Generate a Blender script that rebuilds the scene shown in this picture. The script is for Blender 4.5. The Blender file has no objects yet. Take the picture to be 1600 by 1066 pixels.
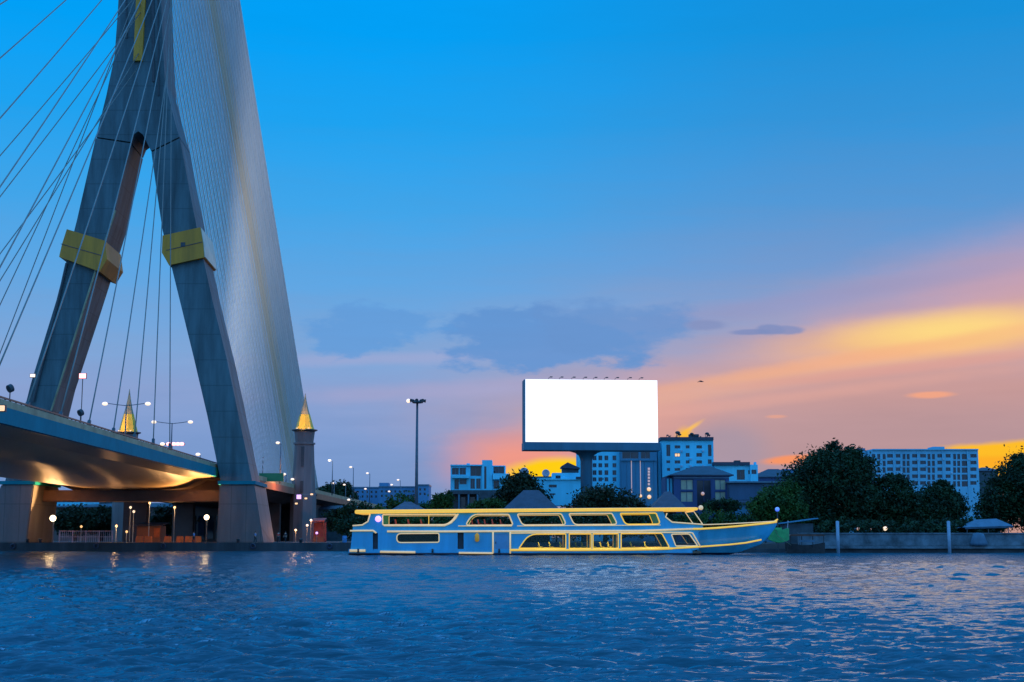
import bpy, bmesh, math, random
import numpy as np
from mathutils import Vector, Matrix

random.seed(7)
rng = np.random.default_rng(7)
scene = bpy.context.scene
COL = scene.collection
R = math.radians

# ------------------------------------------------------------------ camera
FPX, HORIZON, EYE = 2222.2, 840.0, 2.0
PITCH = math.atan((HORIZON - 533) / FPX)
cam_d = bpy.data.cameras.new("camera")
cam_d.lens = 50; cam_d.sensor_width = 36; cam_d.sensor_fit = 'HORIZONTAL'
cam_d.clip_end = 12000; cam_d.clip_start = 0.2
cam = bpy.data.objects.new("camera", cam_d)
cam.location = (0, 0, EYE); cam.rotation_euler = (R(90) + PITCH, 0, 0)
COL.objects.link(cam); scene.camera = cam

def ray(x, y):
    u, v = (x - 800) / FPX, (533 - y) / FPX
    c, s = math.cos(PITCH), math.sin(PITCH)
    return Vector((u, c - v * s, s + v * c))
def P(x, y, Y):
    d = ray(x, y); return Vector((0, 0, EYE)) + d * (Y / d.y)
def azel(x, y):
    d = ray(x, y).normalized()
    return math.degrees(math.atan2(d.x, d.y)), math.degrees(math.asin(d.z))
def lin(r, g, b):
    def f(c):
        c /= 255.0
        return c / 12.92 if c <= 0.04045 else ((c + 0.055) / 1.055) ** 2.4
    return (f(r), f(g), f(b), 1.0)

scene.view_settings.view_transform = 'Standard'
scene.view_settings.look = 'None'
scene.view_settings.exposure = 0.0
scene.view_settings.gamma = 1.0
scene.view_settings.use_curve_mapping = False
scene.render.engine = 'CYCLES'
scene.cycles.max_bounces = 6
scene.cycles.sample_clamp_indirect = 3.0
scene.cycles.sample_clamp_direct = 8.0
scene.cycles.caustics_reflective = False
scene.cycles.caustics_refractive = False

# ------------------------------------------------------------------ dusk sky
world = bpy.data.worlds.new("World"); scene.world = world
world.use_nodes = True
wt = world.node_tree; wt.nodes.clear()
def WN(t): return wt.nodes.new(t)
def setin(sock, v):
    if hasattr(v, 'is_output'): wt.links.new(v, sock)
    else: sock.default_value = v
def WM(op, a, b=None, c=None, clamp=False):
    n = WN('ShaderNodeMath'); n.operation = op; n.use_clamp = clamp
    setin(n.inputs[0], a)
    if b is not None: setin(n.inputs[1], b)
    if c is not None: setin(n.inputs[2], c)
    return n.outputs[0]
def wsmooth(x, lo, hi):
    n = WN('ShaderNodeMapRange'); n.interpolation_type = 'SMOOTHSTEP'
    setin(n.inputs['Value'], x); setin(n.inputs['From Min'], lo); setin(n.inputs['From Max'], hi)
    return n.outputs[0]
def wmix(f, a, b):
    n = WN('ShaderNodeMix'); n.data_type = 'RGBA'
    setin(n.inputs['Factor'], f); setin(n.inputs['A'], a); setin(n.inputs['B'], b)
    return n.outputs['Result']
def wramp(f, stops, span=25.0):
    n = WN('ShaderNodeValToRGB'); cr = n.color_ramp
    while len(cr.elements) < len(stops): cr.elements.new(0.5)
    for e, (el, c) in zip(cr.elements, sorted(stops)): e.position = max(0, min(1, el / span)); e.color = lin(*c)
    setin(n.inputs[0], WM('DIVIDE', f, span, clamp=True)); return n.outputs[0]
tc = WN('ShaderNodeTexCoord')
sep = WN('ShaderNodeSeparateXYZ'); wt.links.new(tc.outputs['Generated'], sep.inputs[0])
AZ = WM('MULTIPLY', WM('ARCTAN2', sep.outputs[0], sep.outputs[1]), 57.29578)
EL = WM('MULTIPLY', WM('ARCSINE', sep.outputs[2]), 57.29578)
def wnoise(sx, sy, scale, detail=4, seed=0.0):
    cmb = WN('ShaderNodeCombineXYZ')
    setin(cmb.inputs[0], WM('MULTIPLY', AZ, sx)); setin(cmb.inputs[1], WM('MULTIPLY', EL, sy)); cmb.inputs[2].default_value = seed
    n = WN('ShaderNodeTexNoise'); n.inputs['Scale'].default_value = scale; n.inputs['Detail'].default_value = detail; n.inputs['Roughness'].default_value = .6
    wt.links.new(cmb.outputs[0], n.inputs['Vector'])
    return WM('SUBTRACT', n.outputs['Fac'], 0.5)
NZ = wnoise(0.45, 1.1, 0.75, 7, 1.3)
NZ2 = wnoise(0.12, 0.9, 1.6, 4, 4.1)
E = lambda y, x=800: azel(x, y)[1]
ELW = WM('ADD', EL, WM('MULTIPLY', NZ2, 1.6))
left = wramp(ELW, [(0.2, (132, 156, 200)), (E(760), (116, 150, 202)), (E(690), (126, 156, 208)), (E(620), (138, 162, 210)),
                   (E(550), (126, 166, 216)), (E(450), (98, 166, 226)), (E(330), (64, 165, 234)), (E(200), (30, 162, 240)), (E(60), (2, 160, 246)), (25, (0, 156, 245))])
right = wramp(ELW, [(0.2, (196, 150, 140)), (E(740), (186, 148, 150)), (E(680), (182, 150, 156)), (E(620), (200, 156, 154)),
                    (E(560), (186, 160, 176)), (E(500), (150, 158, 196)), (E(430), (118, 154, 206)), (E(330), (86, 151, 212)), (E(200), (52, 147, 216)), (E(60), (24, 144, 218)), (25, (14, 140, 220))])
sky = wmix(wsmooth(AZ, -7.0, 15.0), left, right)

def blob(sky, x, y, rx, ry, col, op=1.0, edge=0.9, warp=0.0, rot=0.0, nz=None):
    a0, e0 = azel(x, y); k = 0.0258
    a = WM('SUBTRACT', AZ, a0); e = WM('SUBTRACT', EL, e0)
    if rot:
        c, s = math.cos(R(rot)), math.sin(R(rot))
        a, e = WM('ADD', WM('MULTIPLY', a, c), WM('MULTIPLY', e, s)), WM('SUBTRACT', WM('MULTIPLY', e, c), WM('MULTIPLY', a, s))
    a = WM('DIVIDE', a, rx * k); e = WM('DIVIDE', e, ry * k)
    r = WM('SQRT', WM('ADD', WM('MULTIPLY', a, a), WM('MULTIPLY', e, e)))
    if warp: r = WM('ADD', r, WM('MULTIPLY', nz or NZ, warp))
    m = WM('MULTIPLY', WM('SUBTRACT', 1.0, wsmooth(r, 1.0 - edge, 1.0 + edge)), op)
    return wmix(m, sky, lin(*col))
for b in [
    (1120, 655, 320, 50, (212, 166, 164), .6, 1.0, .7),
    (818, 722, 98, 44, (242, 152, 132), .95, .8, .5),
    (1040, 665, 75, 62, (238, 164, 140), .6, .9, .4),
    (1630, 440, 270, 62, (212, 162, 172), .75, 1.0, .6, 9),
    (1450, 545, 270, 44, (226, 172, 156), .75, 1.0, .4, 8),
    (1270, 580, 270, 14, (248, 186, 148), .65, .9, .9, 9),
    (1490, 522, 195, 27, (254, 194, 124), .9, .95, .4, 3),
    (1480, 514, 110, 20, (255, 220, 134), .9, 1.0, .3, 3),
    (1480, 610, 300, 34, (200, 154, 152), .8, .9, .5),
    (1420, 678, 340, 42, (184, 148, 152), .85, .9, .4),
    (1130, 705, 62, 42, (168, 150, 166), .85, .5, .2),
    (1330, 560, 300, 9, (246, 176, 134), .5, .8, 1.2, 8),
    (1420, 575, 260, 7, (222, 160, 150), .55, .8, 1.2, 5),
    (1180, 628, 300, 8, (230, 170, 156), .4, .8, 1.4, 6),
    (1250, 470, 300, 14, (150, 152, 196), .5, .8, 1.2, 7),
    (620, 560, 240, 9, (168, 172, 212), .5, .8, 1.2, 2),
    (700, 610, 260, 12, (176, 168, 204), .45, .8, 1.2, 3),
    (840, 532, 155, 40, (96, 148, 210), .85, .22, 2.8),
    (960, 514, 115, 44, (104, 148, 206), .8, .3, 2.4),
    (590, 518, 92, 36, (98, 156, 218), .8, .26, 3.6),
    (1104, 508, 30, 8, (132, 146, 192), .85, .35, 1.4),
    (1175, 519, 30, 4, (128, 142, 190), .9, .4, 1.2),
    (1204, 515, 20, 8, (126, 142, 190), .85, .3, 2.2),
    (1230, 515, 24, 7, (132, 144, 190), .85, .3, 2.2),
    (1240, 718, 46, 7, (252, 150, 96), .9, .4, .7, 4),
    (1640, 722, 190, 33, (255, 190, 34), .98, .16, .5),
    (1560, 722, 60, 8, (255, 168, 40), .7, .6, .6),
    (868, 737, 80, 20, (255, 206, 20), 1.0, .35, .5, 4),
    (1080, 669, 17, 3, (255, 196, 80), .8, .8, .9, 33),
    (1070, 684, 12, 14, (255, 190, 40), .9, .6, .3),
    (1455, 617, 34, 5, (250, 168, 130), .8, .4, .8),
    (1213, 651, 14, 2.5, (232, 164, 140), .7, .5, .6),
]:
    sky = blob(sky, *b)
fine = WN('ShaderNodeVectorMath'); fine.operation = 'SCALE'
wt.links.new(sky, fine.inputs[0]); setin(fine.inputs['Scale'], WM('ADD', 1.0, WM('MULTIPLY', NZ2, 0.09)))
back_ = WN('ShaderNodeVectorMath'); back_.operation = 'SCALE'
wt.links.new(wramp(EL, [(0, (118, 162, 205)), (12, (100, 158, 218)), (25, (72, 150, 226))]), back_.inputs[0]); back_.inputs['Scale'].default_value = 1.95
back = back_.outputs[0]
side = wsmooth(WM('ABSOLUTE', AZ), 40.0, 110.0)
fin = wmix(WM('MAXIMUM', side, wsmooth(EL, 26.0, 50.0)), fine.outputs[0], back)
fin = wmix(wsmooth(EL, -0.2, -3.0), fin, lin(40, 80, 110))
bg = WN('ShaderNodeBackground'); wt.links.new(fin, bg.inputs['Color']); bg.inputs['Strength'].default_value = 1.0
wo = WN('ShaderNodeOutputWorld'); wt.links.new(bg.outputs[0], wo.inputs[0])

# the sun has just gone down behind the right bank: a very weak, very low warm sun
sd = bpy.data.lights.new("sun", 'SUN'); sd.energy = 0.12; sd.angle = R(24.0); sd.color = (1.0, 0.62, 0.34)
sun = bpy.data.objects.new("sun", sd); COL.objects.link(sun)
sa, se = R(17.0), R(5.0)
sun.rotation_euler = Vector((-math.sin(sa) * math.cos(se), -math.cos(sa) * math.cos(se), -math.sin(se))).to_track_quat('-Z', 'Y').to_euler()

# ------------------------------------------------------------------ materials
def mat(name, color, rough=0.6, var=0.25, scale=0.6, bump=0.0, bscale=6.0, metal=0.0, emit=None, estr=0.0, spec=0.5, streak=False):
    m = bpy.data.materials.new(name); m.use_nodes = True
    nt = m.node_tree; b = nt.nodes['Principled BSDF']
    L = nt.links.new
    b.inputs['Roughness'].default_value = rough; b.inputs['Metallic'].default_value = metal
    b.inputs['Specular IOR Level'].default_value = spec
    t = nt.nodes.new('ShaderNodeTexCoord')
    mp = nt.nodes.new('ShaderNodeMapping'); L(t.outputs['Object'], mp.inputs[0])
    if streak: mp.inputs['Scale'].default_value = (1, 1, 0.12)
    n = nt.nodes.new('ShaderNodeTexNoise'); n.inputs['Scale'].default_value = scale; n.inputs['Detail'].default_value = 6
    n.inputs['Roughness'].default_value = 0.65
    L(mp.outputs[0], n.inputs['Vector'])
    cr = nt.nodes.new('ShaderNodeValToRGB')
    c0 = [max(0, c * (1 - var)) for c in color[:3]] + [1]; c1 = [min(1, c * (1 + var)) for c in color[:3]] + [1]
    cr.color_ramp.elements[0].position = 0.32; cr.color_ramp.elements[0].color = c0
    cr.color_ramp.elements[1].position = 0.68; cr.color_ramp.elements[1].color = c1
    L(n.outputs['Fac'], cr.inputs[0]); L(cr.outputs[0], b.inputs['Base Color'])
    if bump:
        n2 = nt.nodes.new('ShaderNodeTexNoise'); n2.inputs['Scale'].default_value = bscale; n2.inputs['Detail'].default_value = 4
        L(t.outputs['Object'], n2.inputs['Vector'])
        bp = nt.nodes.new('ShaderNodeBump'); bp.inputs['Strength'].default_value = bump; bp.inputs['Distance'].default_value = 0.1
        L(n2.outputs['Fac'], bp.inputs['Height']); L(bp.outputs[0], b.inputs['Normal'])
    if emit is not None:
        b.inputs['Emission Color'].default_value = (*emit[:3], 1); b.inputs['Emission Strength'].default_value = estr
    m['nt'] = 1
    return m
def emat(name, col, s):
    return mat(name, (0.6, 0.6, 0.6), 0.4, 0.02, emit=col, estr=s)

def panel_mat(name, color, dz, dx=None, rough=0.65, var=0.2, depth=0.55):
    """cast concrete with dark pour joints every dz metres"""
    m = mat(name, color, rough, var, 0.5, 0.25, 3.0, streak=True)
    nt = m.node_tree; L = nt.links.new; b = nt.nodes['Principled BSDF']
    src = b.inputs['Base Color'].links[0].from_socket
    t = nt.nodes.new('ShaderNodeTexCoord'); s = nt.nodes.new('ShaderNodeSeparateXYZ'); L(t.outputs['Object'], s.inputs[0])
    def joint(sock, d, w):
        a = nt.nodes.new('ShaderNodeMath'); a.operation = 'DIVIDE'; L(sock, a.inputs[0]); a.inputs[1].default_value = d
        f = nt.nodes.new('ShaderNodeMath'); f.operation = 'FRACT'; L(a.outputs[0], f.inputs[0])
        g = nt.nodes.new('ShaderNodeMath'); g.operation = 'LESS_THAN'; L(f.outputs[0], g.inputs[0]); g.inputs[1].default_value = w / d
        return g.outputs[0]
    j = joint(s.outputs[2], dz, 0.16)
    if dx:
        k = joint(s.outputs[0], dx, 0.12)
        mx = nt.nodes.new('ShaderNodeMath'); mx.operation = 'MAXIMUM'; L(j, mx.inputs[0]); L(k, mx.inputs[1]); j = mx.outputs[0]
    mu = nt.nodes.new('ShaderNodeMath'); mu.operation = 'MULTIPLY'; L(j, mu.inputs[0]); mu.inputs[1].default_value = depth
    mix = nt.nodes.new('ShaderNodeMix'); mix.data_type = 'RGBA'
    L(mu.outputs[0], mix.inputs['Factor']); L(src, mix.inputs['A']); mix.inputs['B'].default_value = [c * .3 for c in color[:3]] + [1]
    L(mix.outputs['Result'], b.inputs['Base Color'])
    return m

def glass_mat(name, tint, alpha):
    m = bpy.data.materials.new(name); m.use_nodes = True
    nt = m.node_tree; b = nt.nodes['Principled BSDF']; L = nt.links.new
    n = nt.nodes.new('ShaderNodeTexNoise'); n.inputs['Scale'].default_value = 2.0
    cr = nt.nodes.new('ShaderNodeValToRGB'); cr.color_ramp.elements[0].color = [c * .7 for c in tint] + [1]; cr.color_ramp.elements[1].color = [c * 1.3 for c in tint] + [1]
    L(n.outputs['Fac'], cr.inputs[0]); L(cr.outputs[0], b.inputs['Base Color'])
    b.inputs['Roughness'].default_value = 0.08; b.inputs['Alpha'].default_value = alpha
    return m

MT = {}
MT['concrete'] = panel_mat('pylon_concrete', (.066, .114, .122), 4.2, None, var=.5, depth=.42)
MT['pedestal'] = panel_mat('pedestal_concrete', (.13, .13, .125), 6.0, 2.4, depth=.4)
MT['collar'] = mat('collar_yellow_paint', (.64, .235, .006), .5, .25, .5, streak=True)
MT['collar_lit_side'] = mat('collar_painted_sunlight', (.60, .56, .42), .5, .2, .5)  # sunlight on the right collar's side, put into a paler colour
MT['casing'] = mat('casing_yellow_paint', (.66, .26, .006), .45, .2, .5, streak=True)
MT['cable'] = mat('cable_sheath', (.17, .16, .135), .4, .2, .4)
MT['cable_sheen'] = mat('cable_painted_sheen', (.98, .78, .56), .35, .02, .4)  # warm sheen of light on the backstays, put into the cable colour
MT['backstay'] = mat('backstay_sheath', (.92, .88, .82), .4, .05, .2)
MT['fascia'] = mat('fascia_blue_paint', (.006, .21, .26), .8, .15, .3, spec=.08)
MT['soffit'] = mat('girder_paint', (.36, .25, .14), .28, .16, .12, .12, .5, spec=.7)
MT['parapet'] = mat('parapet_concrete', (.36, .31, .18), .7, .3, .4, .2)
MT['steel_dark'] = mat('dark_steel', (.04, .045, .05), .5, .3, 2.0)
MT['asphalt'] = mat('asphalt', (.05, .05, .05), .85, .3, 1.0, .2)
MT['viaduct'] = mat('sodium_tinted_concrete', (.36, .14, .075), .7, .3, .2, .2, streak=True)  # orange glow of the sodium lamps is mixed into this base colour
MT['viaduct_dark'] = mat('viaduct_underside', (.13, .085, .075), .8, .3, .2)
MT['pagoda'] = mat('pagoda_concrete', (.20, .15, .14), .7, .3, .5, .2, streak=True)
MT['gold'] = mat('gold_leaf', (.90, .52, .04), .35, .2, .8, metal=.3)
MT['white_lamp'] = emat('lit_white_lamp', (1, .76, .52), 1.25)
MT['warm_lamp'] = emat('lit_warm_lamp', (1, .56, .20), 1.2)
MT['flood'] = emat('lit_floodlight', (1, .74, .44), 6.0)
MT['red_lamp'] = emat('lit_red_sign', (1, .30, .26), 3.5)
MT['violet_lamp'] = emat('lit_violet_lamp', (.62, .30, 1.0), 1.8)
MT['blue_lamp'] = emat('lit_blue_lamp', (.06, .14, 1.0), .9)
MT['screen'] = emat('lit_blank_screen', (1, 1, 1), 1.1)
MT['bill_frame'] = mat('billboard_teal_steel', (.035, .15, .22), .5, .2, .4, streak=True)
MT['mast'] = mat('mast_galvanised', (.10, .12, .14), .5, .2, 1.0)
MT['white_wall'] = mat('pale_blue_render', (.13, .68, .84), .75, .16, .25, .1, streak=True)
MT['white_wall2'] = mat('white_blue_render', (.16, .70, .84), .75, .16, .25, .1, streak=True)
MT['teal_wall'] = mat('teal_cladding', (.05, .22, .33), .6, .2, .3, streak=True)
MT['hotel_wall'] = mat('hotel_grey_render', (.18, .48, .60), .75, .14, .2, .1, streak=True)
MT['navy_wall'] = mat('navy_paint', (.035, .075, .19), .6, .25, .4, streak=True)
MT['shed_wall'] = mat('shed_sheet_metal', (.045, .10, .17), .6, .25, .4, streak=True)
MT['dark_wall'] = mat('dark_render', (.055, .075, .085), .8, .4, .6, .1)
MT['roof_dark'] = mat('dark_roof_sheet', (.045, .055, .08), .6, .3, .8, .2)
MT['roof_purple'] = mat('faded_roof_tiles', (.11, .09, .12), .7, .3, .8, .3)
MT['far_wall'] = mat('far_wall_blue', (.10, .26, .42), .8, .2, .15, streak=True)
MT['blinds'] = mat('pale_window_blinds', (.50, .46, .30), .6, .15, 1.0)
MT['pane'] = mat('dark_window_pane', (.02, .03, .045), .12, .4, .4)
MT['pane_lit'] = emat('lit_window_pane', (1, .55, .12), 1.0)
MT['frame'] = mat('window_frame_paint', (.10, .17, .22), .5, .2, 1.0)
MT['frame_light'] = mat('window_frame_light', (.35, .5, .6), .5, .2, 1.0)
MT['orange_strip'] = emat('lit_orange_strip', (1, .50, .18), .38)
MT['ground'] = mat('bank_soil_paving', (.075, .07, .065), .9, .4, .15, .3)
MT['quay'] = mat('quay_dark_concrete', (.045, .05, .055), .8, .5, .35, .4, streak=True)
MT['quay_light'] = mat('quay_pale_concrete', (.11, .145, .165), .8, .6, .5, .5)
MT['pile'] = mat('galvanised_pile', (.26, .34, .42), .5, .2, 1.0)
MT['leaf'] = None
MT['bark'] = mat('tree_bark', (.06, .045, .035), .9, .3, 3.0, .5)
MT['hull'] = mat('boat_blue_paint', (.05, .43, .66), .28, .22, .35, streak=True)
MT['boot'] = mat('boat_boot_paint', (.02, .028, .06), .4, .3, .8)
MT['trim_gold'] = mat('lit_gold_trim', (.85, .55, .08), .4, .12, 1.5, emit=(1, .54, .05), estr=.68)
MT['trim_cream'] = mat('lit_cream_trim', (.82, .64, .36), .4, .15, 1.5, emit=(1, .66, .27), estr=.46)
MT['boat_in'] = mat('boat_dark_interior', (.06, .06, .07), .6, .3, 1.0)
MT['boat_floor'] = mat('boat_deck_boards', (.16, .10, .06), .6, .3, 2.0)
MT['boat_glass'] = glass_mat('tinted_saloon_glass', (.012, .04, .022), .30)
MT['yellow_seat'] = mat('yellow_seat', (.70, .55, .10), .6, .2, 3.0)
MT['red_cushion'] = mat('red_cushion', (.75, .12, .07), .7, .35, 6.0)
MT['door_blue'] = mat('door_grey_blue', (.12, .32, .50), .4, .1, .8)
MT['buoy'] = mat('life_ring_orange', (.85, .38, .03), .5, .1, 3.0, emit=(1, .45, .03), estr=.15)
MT['green_boat'] = mat('green_boat_paint', (.06, .40, .12), .5, .3, 1.5)
MT['dark_boat'] = mat('dark_boat_wood', (.035, .03, .03), .7, .4, 2.0)
MT['rust'] = mat('rusty_roof', (.14, .055, .035), .8, .4, 2.0)
MT['tarp'] = mat('blue_grey_tarp', (.08, .15, .21), .6, .25, .8, .3)
MT['orange_barrier'] = mat('orange_barrier', (.62, .13, .02), .5, .2, 1.5)
MT['fence_pink'] = mat('pink_white_railing', (.42, .30, .34), .6, .3, 1.5)
MT['sign_green'] = mat('green_sign_board', (.03, .22, .09), .5, .15, .6)
MT['skin'] = mat('skin', (.45, .28, .20), .6, .1, 4.0)
MT['shirt_red'] = mat('red_shirt', (.55, .04, .03), .8, .15, 4.0)
MT['shirt_blue'] = mat('blue_shirt', (.08, .25, .5), .8, .15, 4.0)
MT['trousers'] = mat('dark_trousers', (.03, .03, .04), .8, .2, 4.0)
MT['hair'] = mat('black_hair', (.012, .01, .01), .6, .2, 8.0)
MT['bird'] = mat('bird_plumage', (.05, .05, .06), .7, .2, 6.0)
MT['red_sheet'] = mat('red_awning', (.30, .05, .04), .7, .3, 1.2)
MT['dish'] = mat('dish_pale_metal', (.55, .50, .55), .5, .2, 2.0)

def leaf_mat(name, dark, light):
    m = bpy.data.materials.new(name); m.use_nodes = True
    nt = m.node_tree; b = nt.nodes['Principled BSDF']; L = nt.links.new
    t = nt.nodes.new('ShaderNodeTexCoord')
    n = nt.nodes.new('ShaderNodeTexNoise'); n.inputs['Scale'].default_value = .45; n.inputs['Detail'].default_value = 5
    L(t.outputs['Object'], n.inputs['Vector'])
    cr = nt.nodes.new('ShaderNodeValToRGB')
    cr.color_ramp.elements[0].position = .35; cr.color_ramp.elements[0].color = (*dark, 1)
    cr.color_ramp.elements[1].position = .68; cr.color_ramp.elements[1].color = (*light, 1)
    L(n.outputs['Fac'], cr.inputs[0]); L(cr.outputs[0], b.inputs['Base Color'])
    b.inputs['Roughness'].default_value = .6; b.inputs['Specular IOR Level'].default_value = .2
    return m
MT['leaf'] = leaf_mat('dark_foliage', (.008, .026, .012), (.026, .060, .018))
MT['leaf2'] = leaf_mat('green_foliage', (.018, .050, .012), (.060, .125, .020))
MT['leaf3'] = leaf_mat('olive_foliage', (.012, .022, .010), (.036, .052, .018))

# ------------------------------------------------------------------ mesh helpers
class MB:
    def __init__(s): s.v = []; s.f = []; s.smooth = False
    def add(s, vs, fs):
        o = len(s.v); s.v += [tuple(v) for v in vs]; s.f += [tuple(i + o for i in f) for f in fs]; return s
    def box(s, x0, x1, y0, y1, z0, z1):
        return s.add([(x0, y0, z0), (x1, y0, z0), (x1, y1, z0), (x0, y1, z0), (x0, y0, z1), (x1, y0, z1), (x1, y1, z1), (x0, y1, z1)],
                     [(0, 3, 2, 1), (4, 5, 6, 7), (0, 1, 5, 4), (1, 2, 6, 5), (2, 3, 7, 6), (3, 0, 4, 7)])
    def hexa(s, lo, hi):
        n = len(lo)
        return s.add(list(lo) + list(hi), [tuple(range(n))[::-1], tuple(range(n, 2 * n))] + [(i, (i + 1) % n, n + (i + 1) % n, n + i) for i in range(n)])
    def prism(s, poly, off):
        """poly: 3-D outline, extruded by vector off"""
        off = Vector(off); lo = [Vector(p) for p in poly]
        return s.hexa(lo, [p + off for p in lo])
    def tube(s, pts, r, n=6, closed=False, flat=None):
        pts = [Vector(p) for p in pts]; m = len(pts); o = len(s.v)
        rs = r if isinstance(r, (list, tuple)) else [r] * m
        for i, p in enumerate(pts):
            a = pts[(i - 1) % m] if (closed or i > 0) else p
            b = pts[(i + 1) % m] if (closed or i < m - 1) else p
            t = (b - a)
            if t.length < 1e-9: t = Vector((0, 0, 1))
            t.normalize()
            up = Vector((0, 1, 0)) if abs(t.y) < .9 else Vector((0, 0, 1))
            u = t.cross(up).normalized(); w = t.cross(u).normalized()
            for k in range(n):
                an = 2 * math.pi * (k + .5) / n
                s.v.append(tuple(p + u * math.cos(an) * rs[i] + w * math.sin(an) * rs[i]))
        for i in range(m if closed else m - 1):
            j = (i + 1) % m
            for k in range(n):
                k2 = (k + 1) % n
                s.f.append((o + i * n + k, o + i * n + k2, o + j * n + k2, o + j * n + k))
        if not closed:
            s.f.append(tuple(o + k for k in range(n))[::-1]); s.f.append(tuple(o + (m - 1) * n + k for k in range(n)))
        return s
    def lathe(s, prof, c, n=16, ph=0.0, sx=1.0, sy=1.0):
        """prof: (radius, z) from bottom to top, about vertical axis at c"""
        o = len(s.v); m = len(prof)
        for r, z in prof:
            for k in range(n):
                a = 2 * math.pi * k / n + ph
                s.v.append((c[0] + r * sx * math.cos(a), c[1] + r * sy * math.sin(a), z))
        for i in range(m - 1):
            for k in range(n):
                k2 = (k + 1) % n
                s.f.append((o + i * n + k, o + i * n + k2, o + (i + 1) * n + k2, o + (i + 1) * n + k))
        s.f.append(tuple(o + k for k in range(n))[::-1]); s.f.append(tuple(o + (m - 1) * n + k for k in range(n)))
        return s
    def ball(s, c, r, n=10, sz=1.0, sx=1.0):
        prof = [(r * math.cos(a), c[2] + r * sz * math.sin(a)) for a in [R(-88 + 176 * i / (n // 2 + 1)) for i in range(n // 2 + 2)]]
        return s.lathe(prof, c, n, sx=sx)
def wloc(o):
    v = Vector((0, 0, 0))
    while o is not None: v += o.location; o = o.parent
    return v
def obj(name, mb, m, parent=None, bevel=0.0, smooth=False, loc=None, fix=True):
    """link ONE mesh object; geometry is given in world metres"""
    base = wloc(parent) if parent else Vector(loc or (0, 0, 0))
    me = bpy.data.meshes.new(name)
    me.from_pydata([(a - base.x, b - base.y, c - base.z) for a, b, c in mb.v], [], mb.f); me.update()
    if fix:
        bm = bmesh.new(); bm.from_mesh(me); bmesh.ops.recalc_face_normals(bm, faces=bm.faces[:])
        if bevel: bmesh.ops.bevel(bm, geom=[e for e in bm.edges], offset=bevel, segments=2, affect='EDGES', clamp_overlap=True)
        bm.to_mesh(me); bm.free()
    me.materials.append(m)
    if smooth: me.polygons.foreach_set('use_smooth', [True] * len(me.polygons))
    o = bpy.data.objects.new(name, me); COL.objects.link(o)
    if parent: o.parent = parent
    else: o.location = base
    return o
def thing(name, label, cat, loc, group=None):
    o = bpy.data.objects.new(name, None); COL.objects.link(o); o.location = Vector(loc); o.empty_display_size = .5
    return tag(o, label, cat, group)
def tag(o, label, cat, group=None):
    o['label'] = label; o['category'] = cat
    if group: o['group'] = group
    return o
def kind(o, k): o['kind'] = k; return o
def copy_tree(o, parent=None, off=None):
    c = o.copy(); COL.objects.link(c)
    if parent: c.parent = parent
    if off is not None: c.location = o.location + Vector(off)
    for ch in list(o.children): copy_tree(ch, c)
    return c
def fill2d(outline, holes):
    """flat outline with holes, extruded later: returns verts2d, faces via a temporary 2-D curve"""
    cu = bpy.data.curves.new('tmp', 'CURVE'); cu.dimensions = '2D'; cu.fill_mode = 'BOTH'; cu.extrude = .5
    for poly in [outline] + list(holes):
        sp = cu.splines.new('POLY'); sp.points.add(len(poly) - 1); sp.use_cyclic_u = True
        for q, p in zip(sp.points, poly): q.co = (p[0], p[1], 0, 1)
    ob = bpy.data.objects.new('tmp', cu); COL.objects.link(ob)
    dg = bpy.context.evaluated_depsgraph_get(); me = bpy.data.meshes.new_from_object(ob.evaluated_get(dg))
    vs = [tuple(v.co) for v in me.vertices]; fs = [tuple(p.vertices) for p in me.polygons]
    bpy.data.objects.remove(ob); bpy.data.curves.remove(cu); bpy.data.meshes.remove(me)
    return vs, fs
def wallpanel(outline, holes, y0, y1):
    """outline/holes in (X,Z) metres; slab between Y=y0 and Y=y1"""
    vs, fs = fill2d(outline, holes); mb = MB()
    mb.add([(x, (y0 + y1) / 2 + z * (y1 - y0), y) for x, y, z in vs], fs); return mb
def rect(x0, x1, z0, z1): return [(x0, z0), (x1, z0), (x1, z1), (x0, z1)]
def rounded(pts, r, n=4):
    """round the corners of a 2-D polygon (pixels or metres)"""
    out = []; m = len(pts)
    for i in range(m):
        p = Vector((pts[i][0], pts[i][1])); a = Vector((pts[i - 1][0], pts[i - 1][1])); b = Vector((pts[(i + 1) % m][0], pts[(i + 1) % m][1]))
        rr = r[i] if isinstance(r, (list, tuple)) else r
        rr = min(rr, (a - p).length * .48, (b - p).length * .48)
        if rr <= 0: out.append(tuple(p)); continue
        s_ = p + (a - p).normalized() * rr; e_ = p + (b - p).normalized() * rr
        for k in range(n + 1):
            t = k / n; out.append(tuple(s_ * (1 - t) ** 2 + p * 2 * t * (1 - t) + e_ * t * t))
    return out
GZ = 1.2                                                     # level of the river bank

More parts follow.
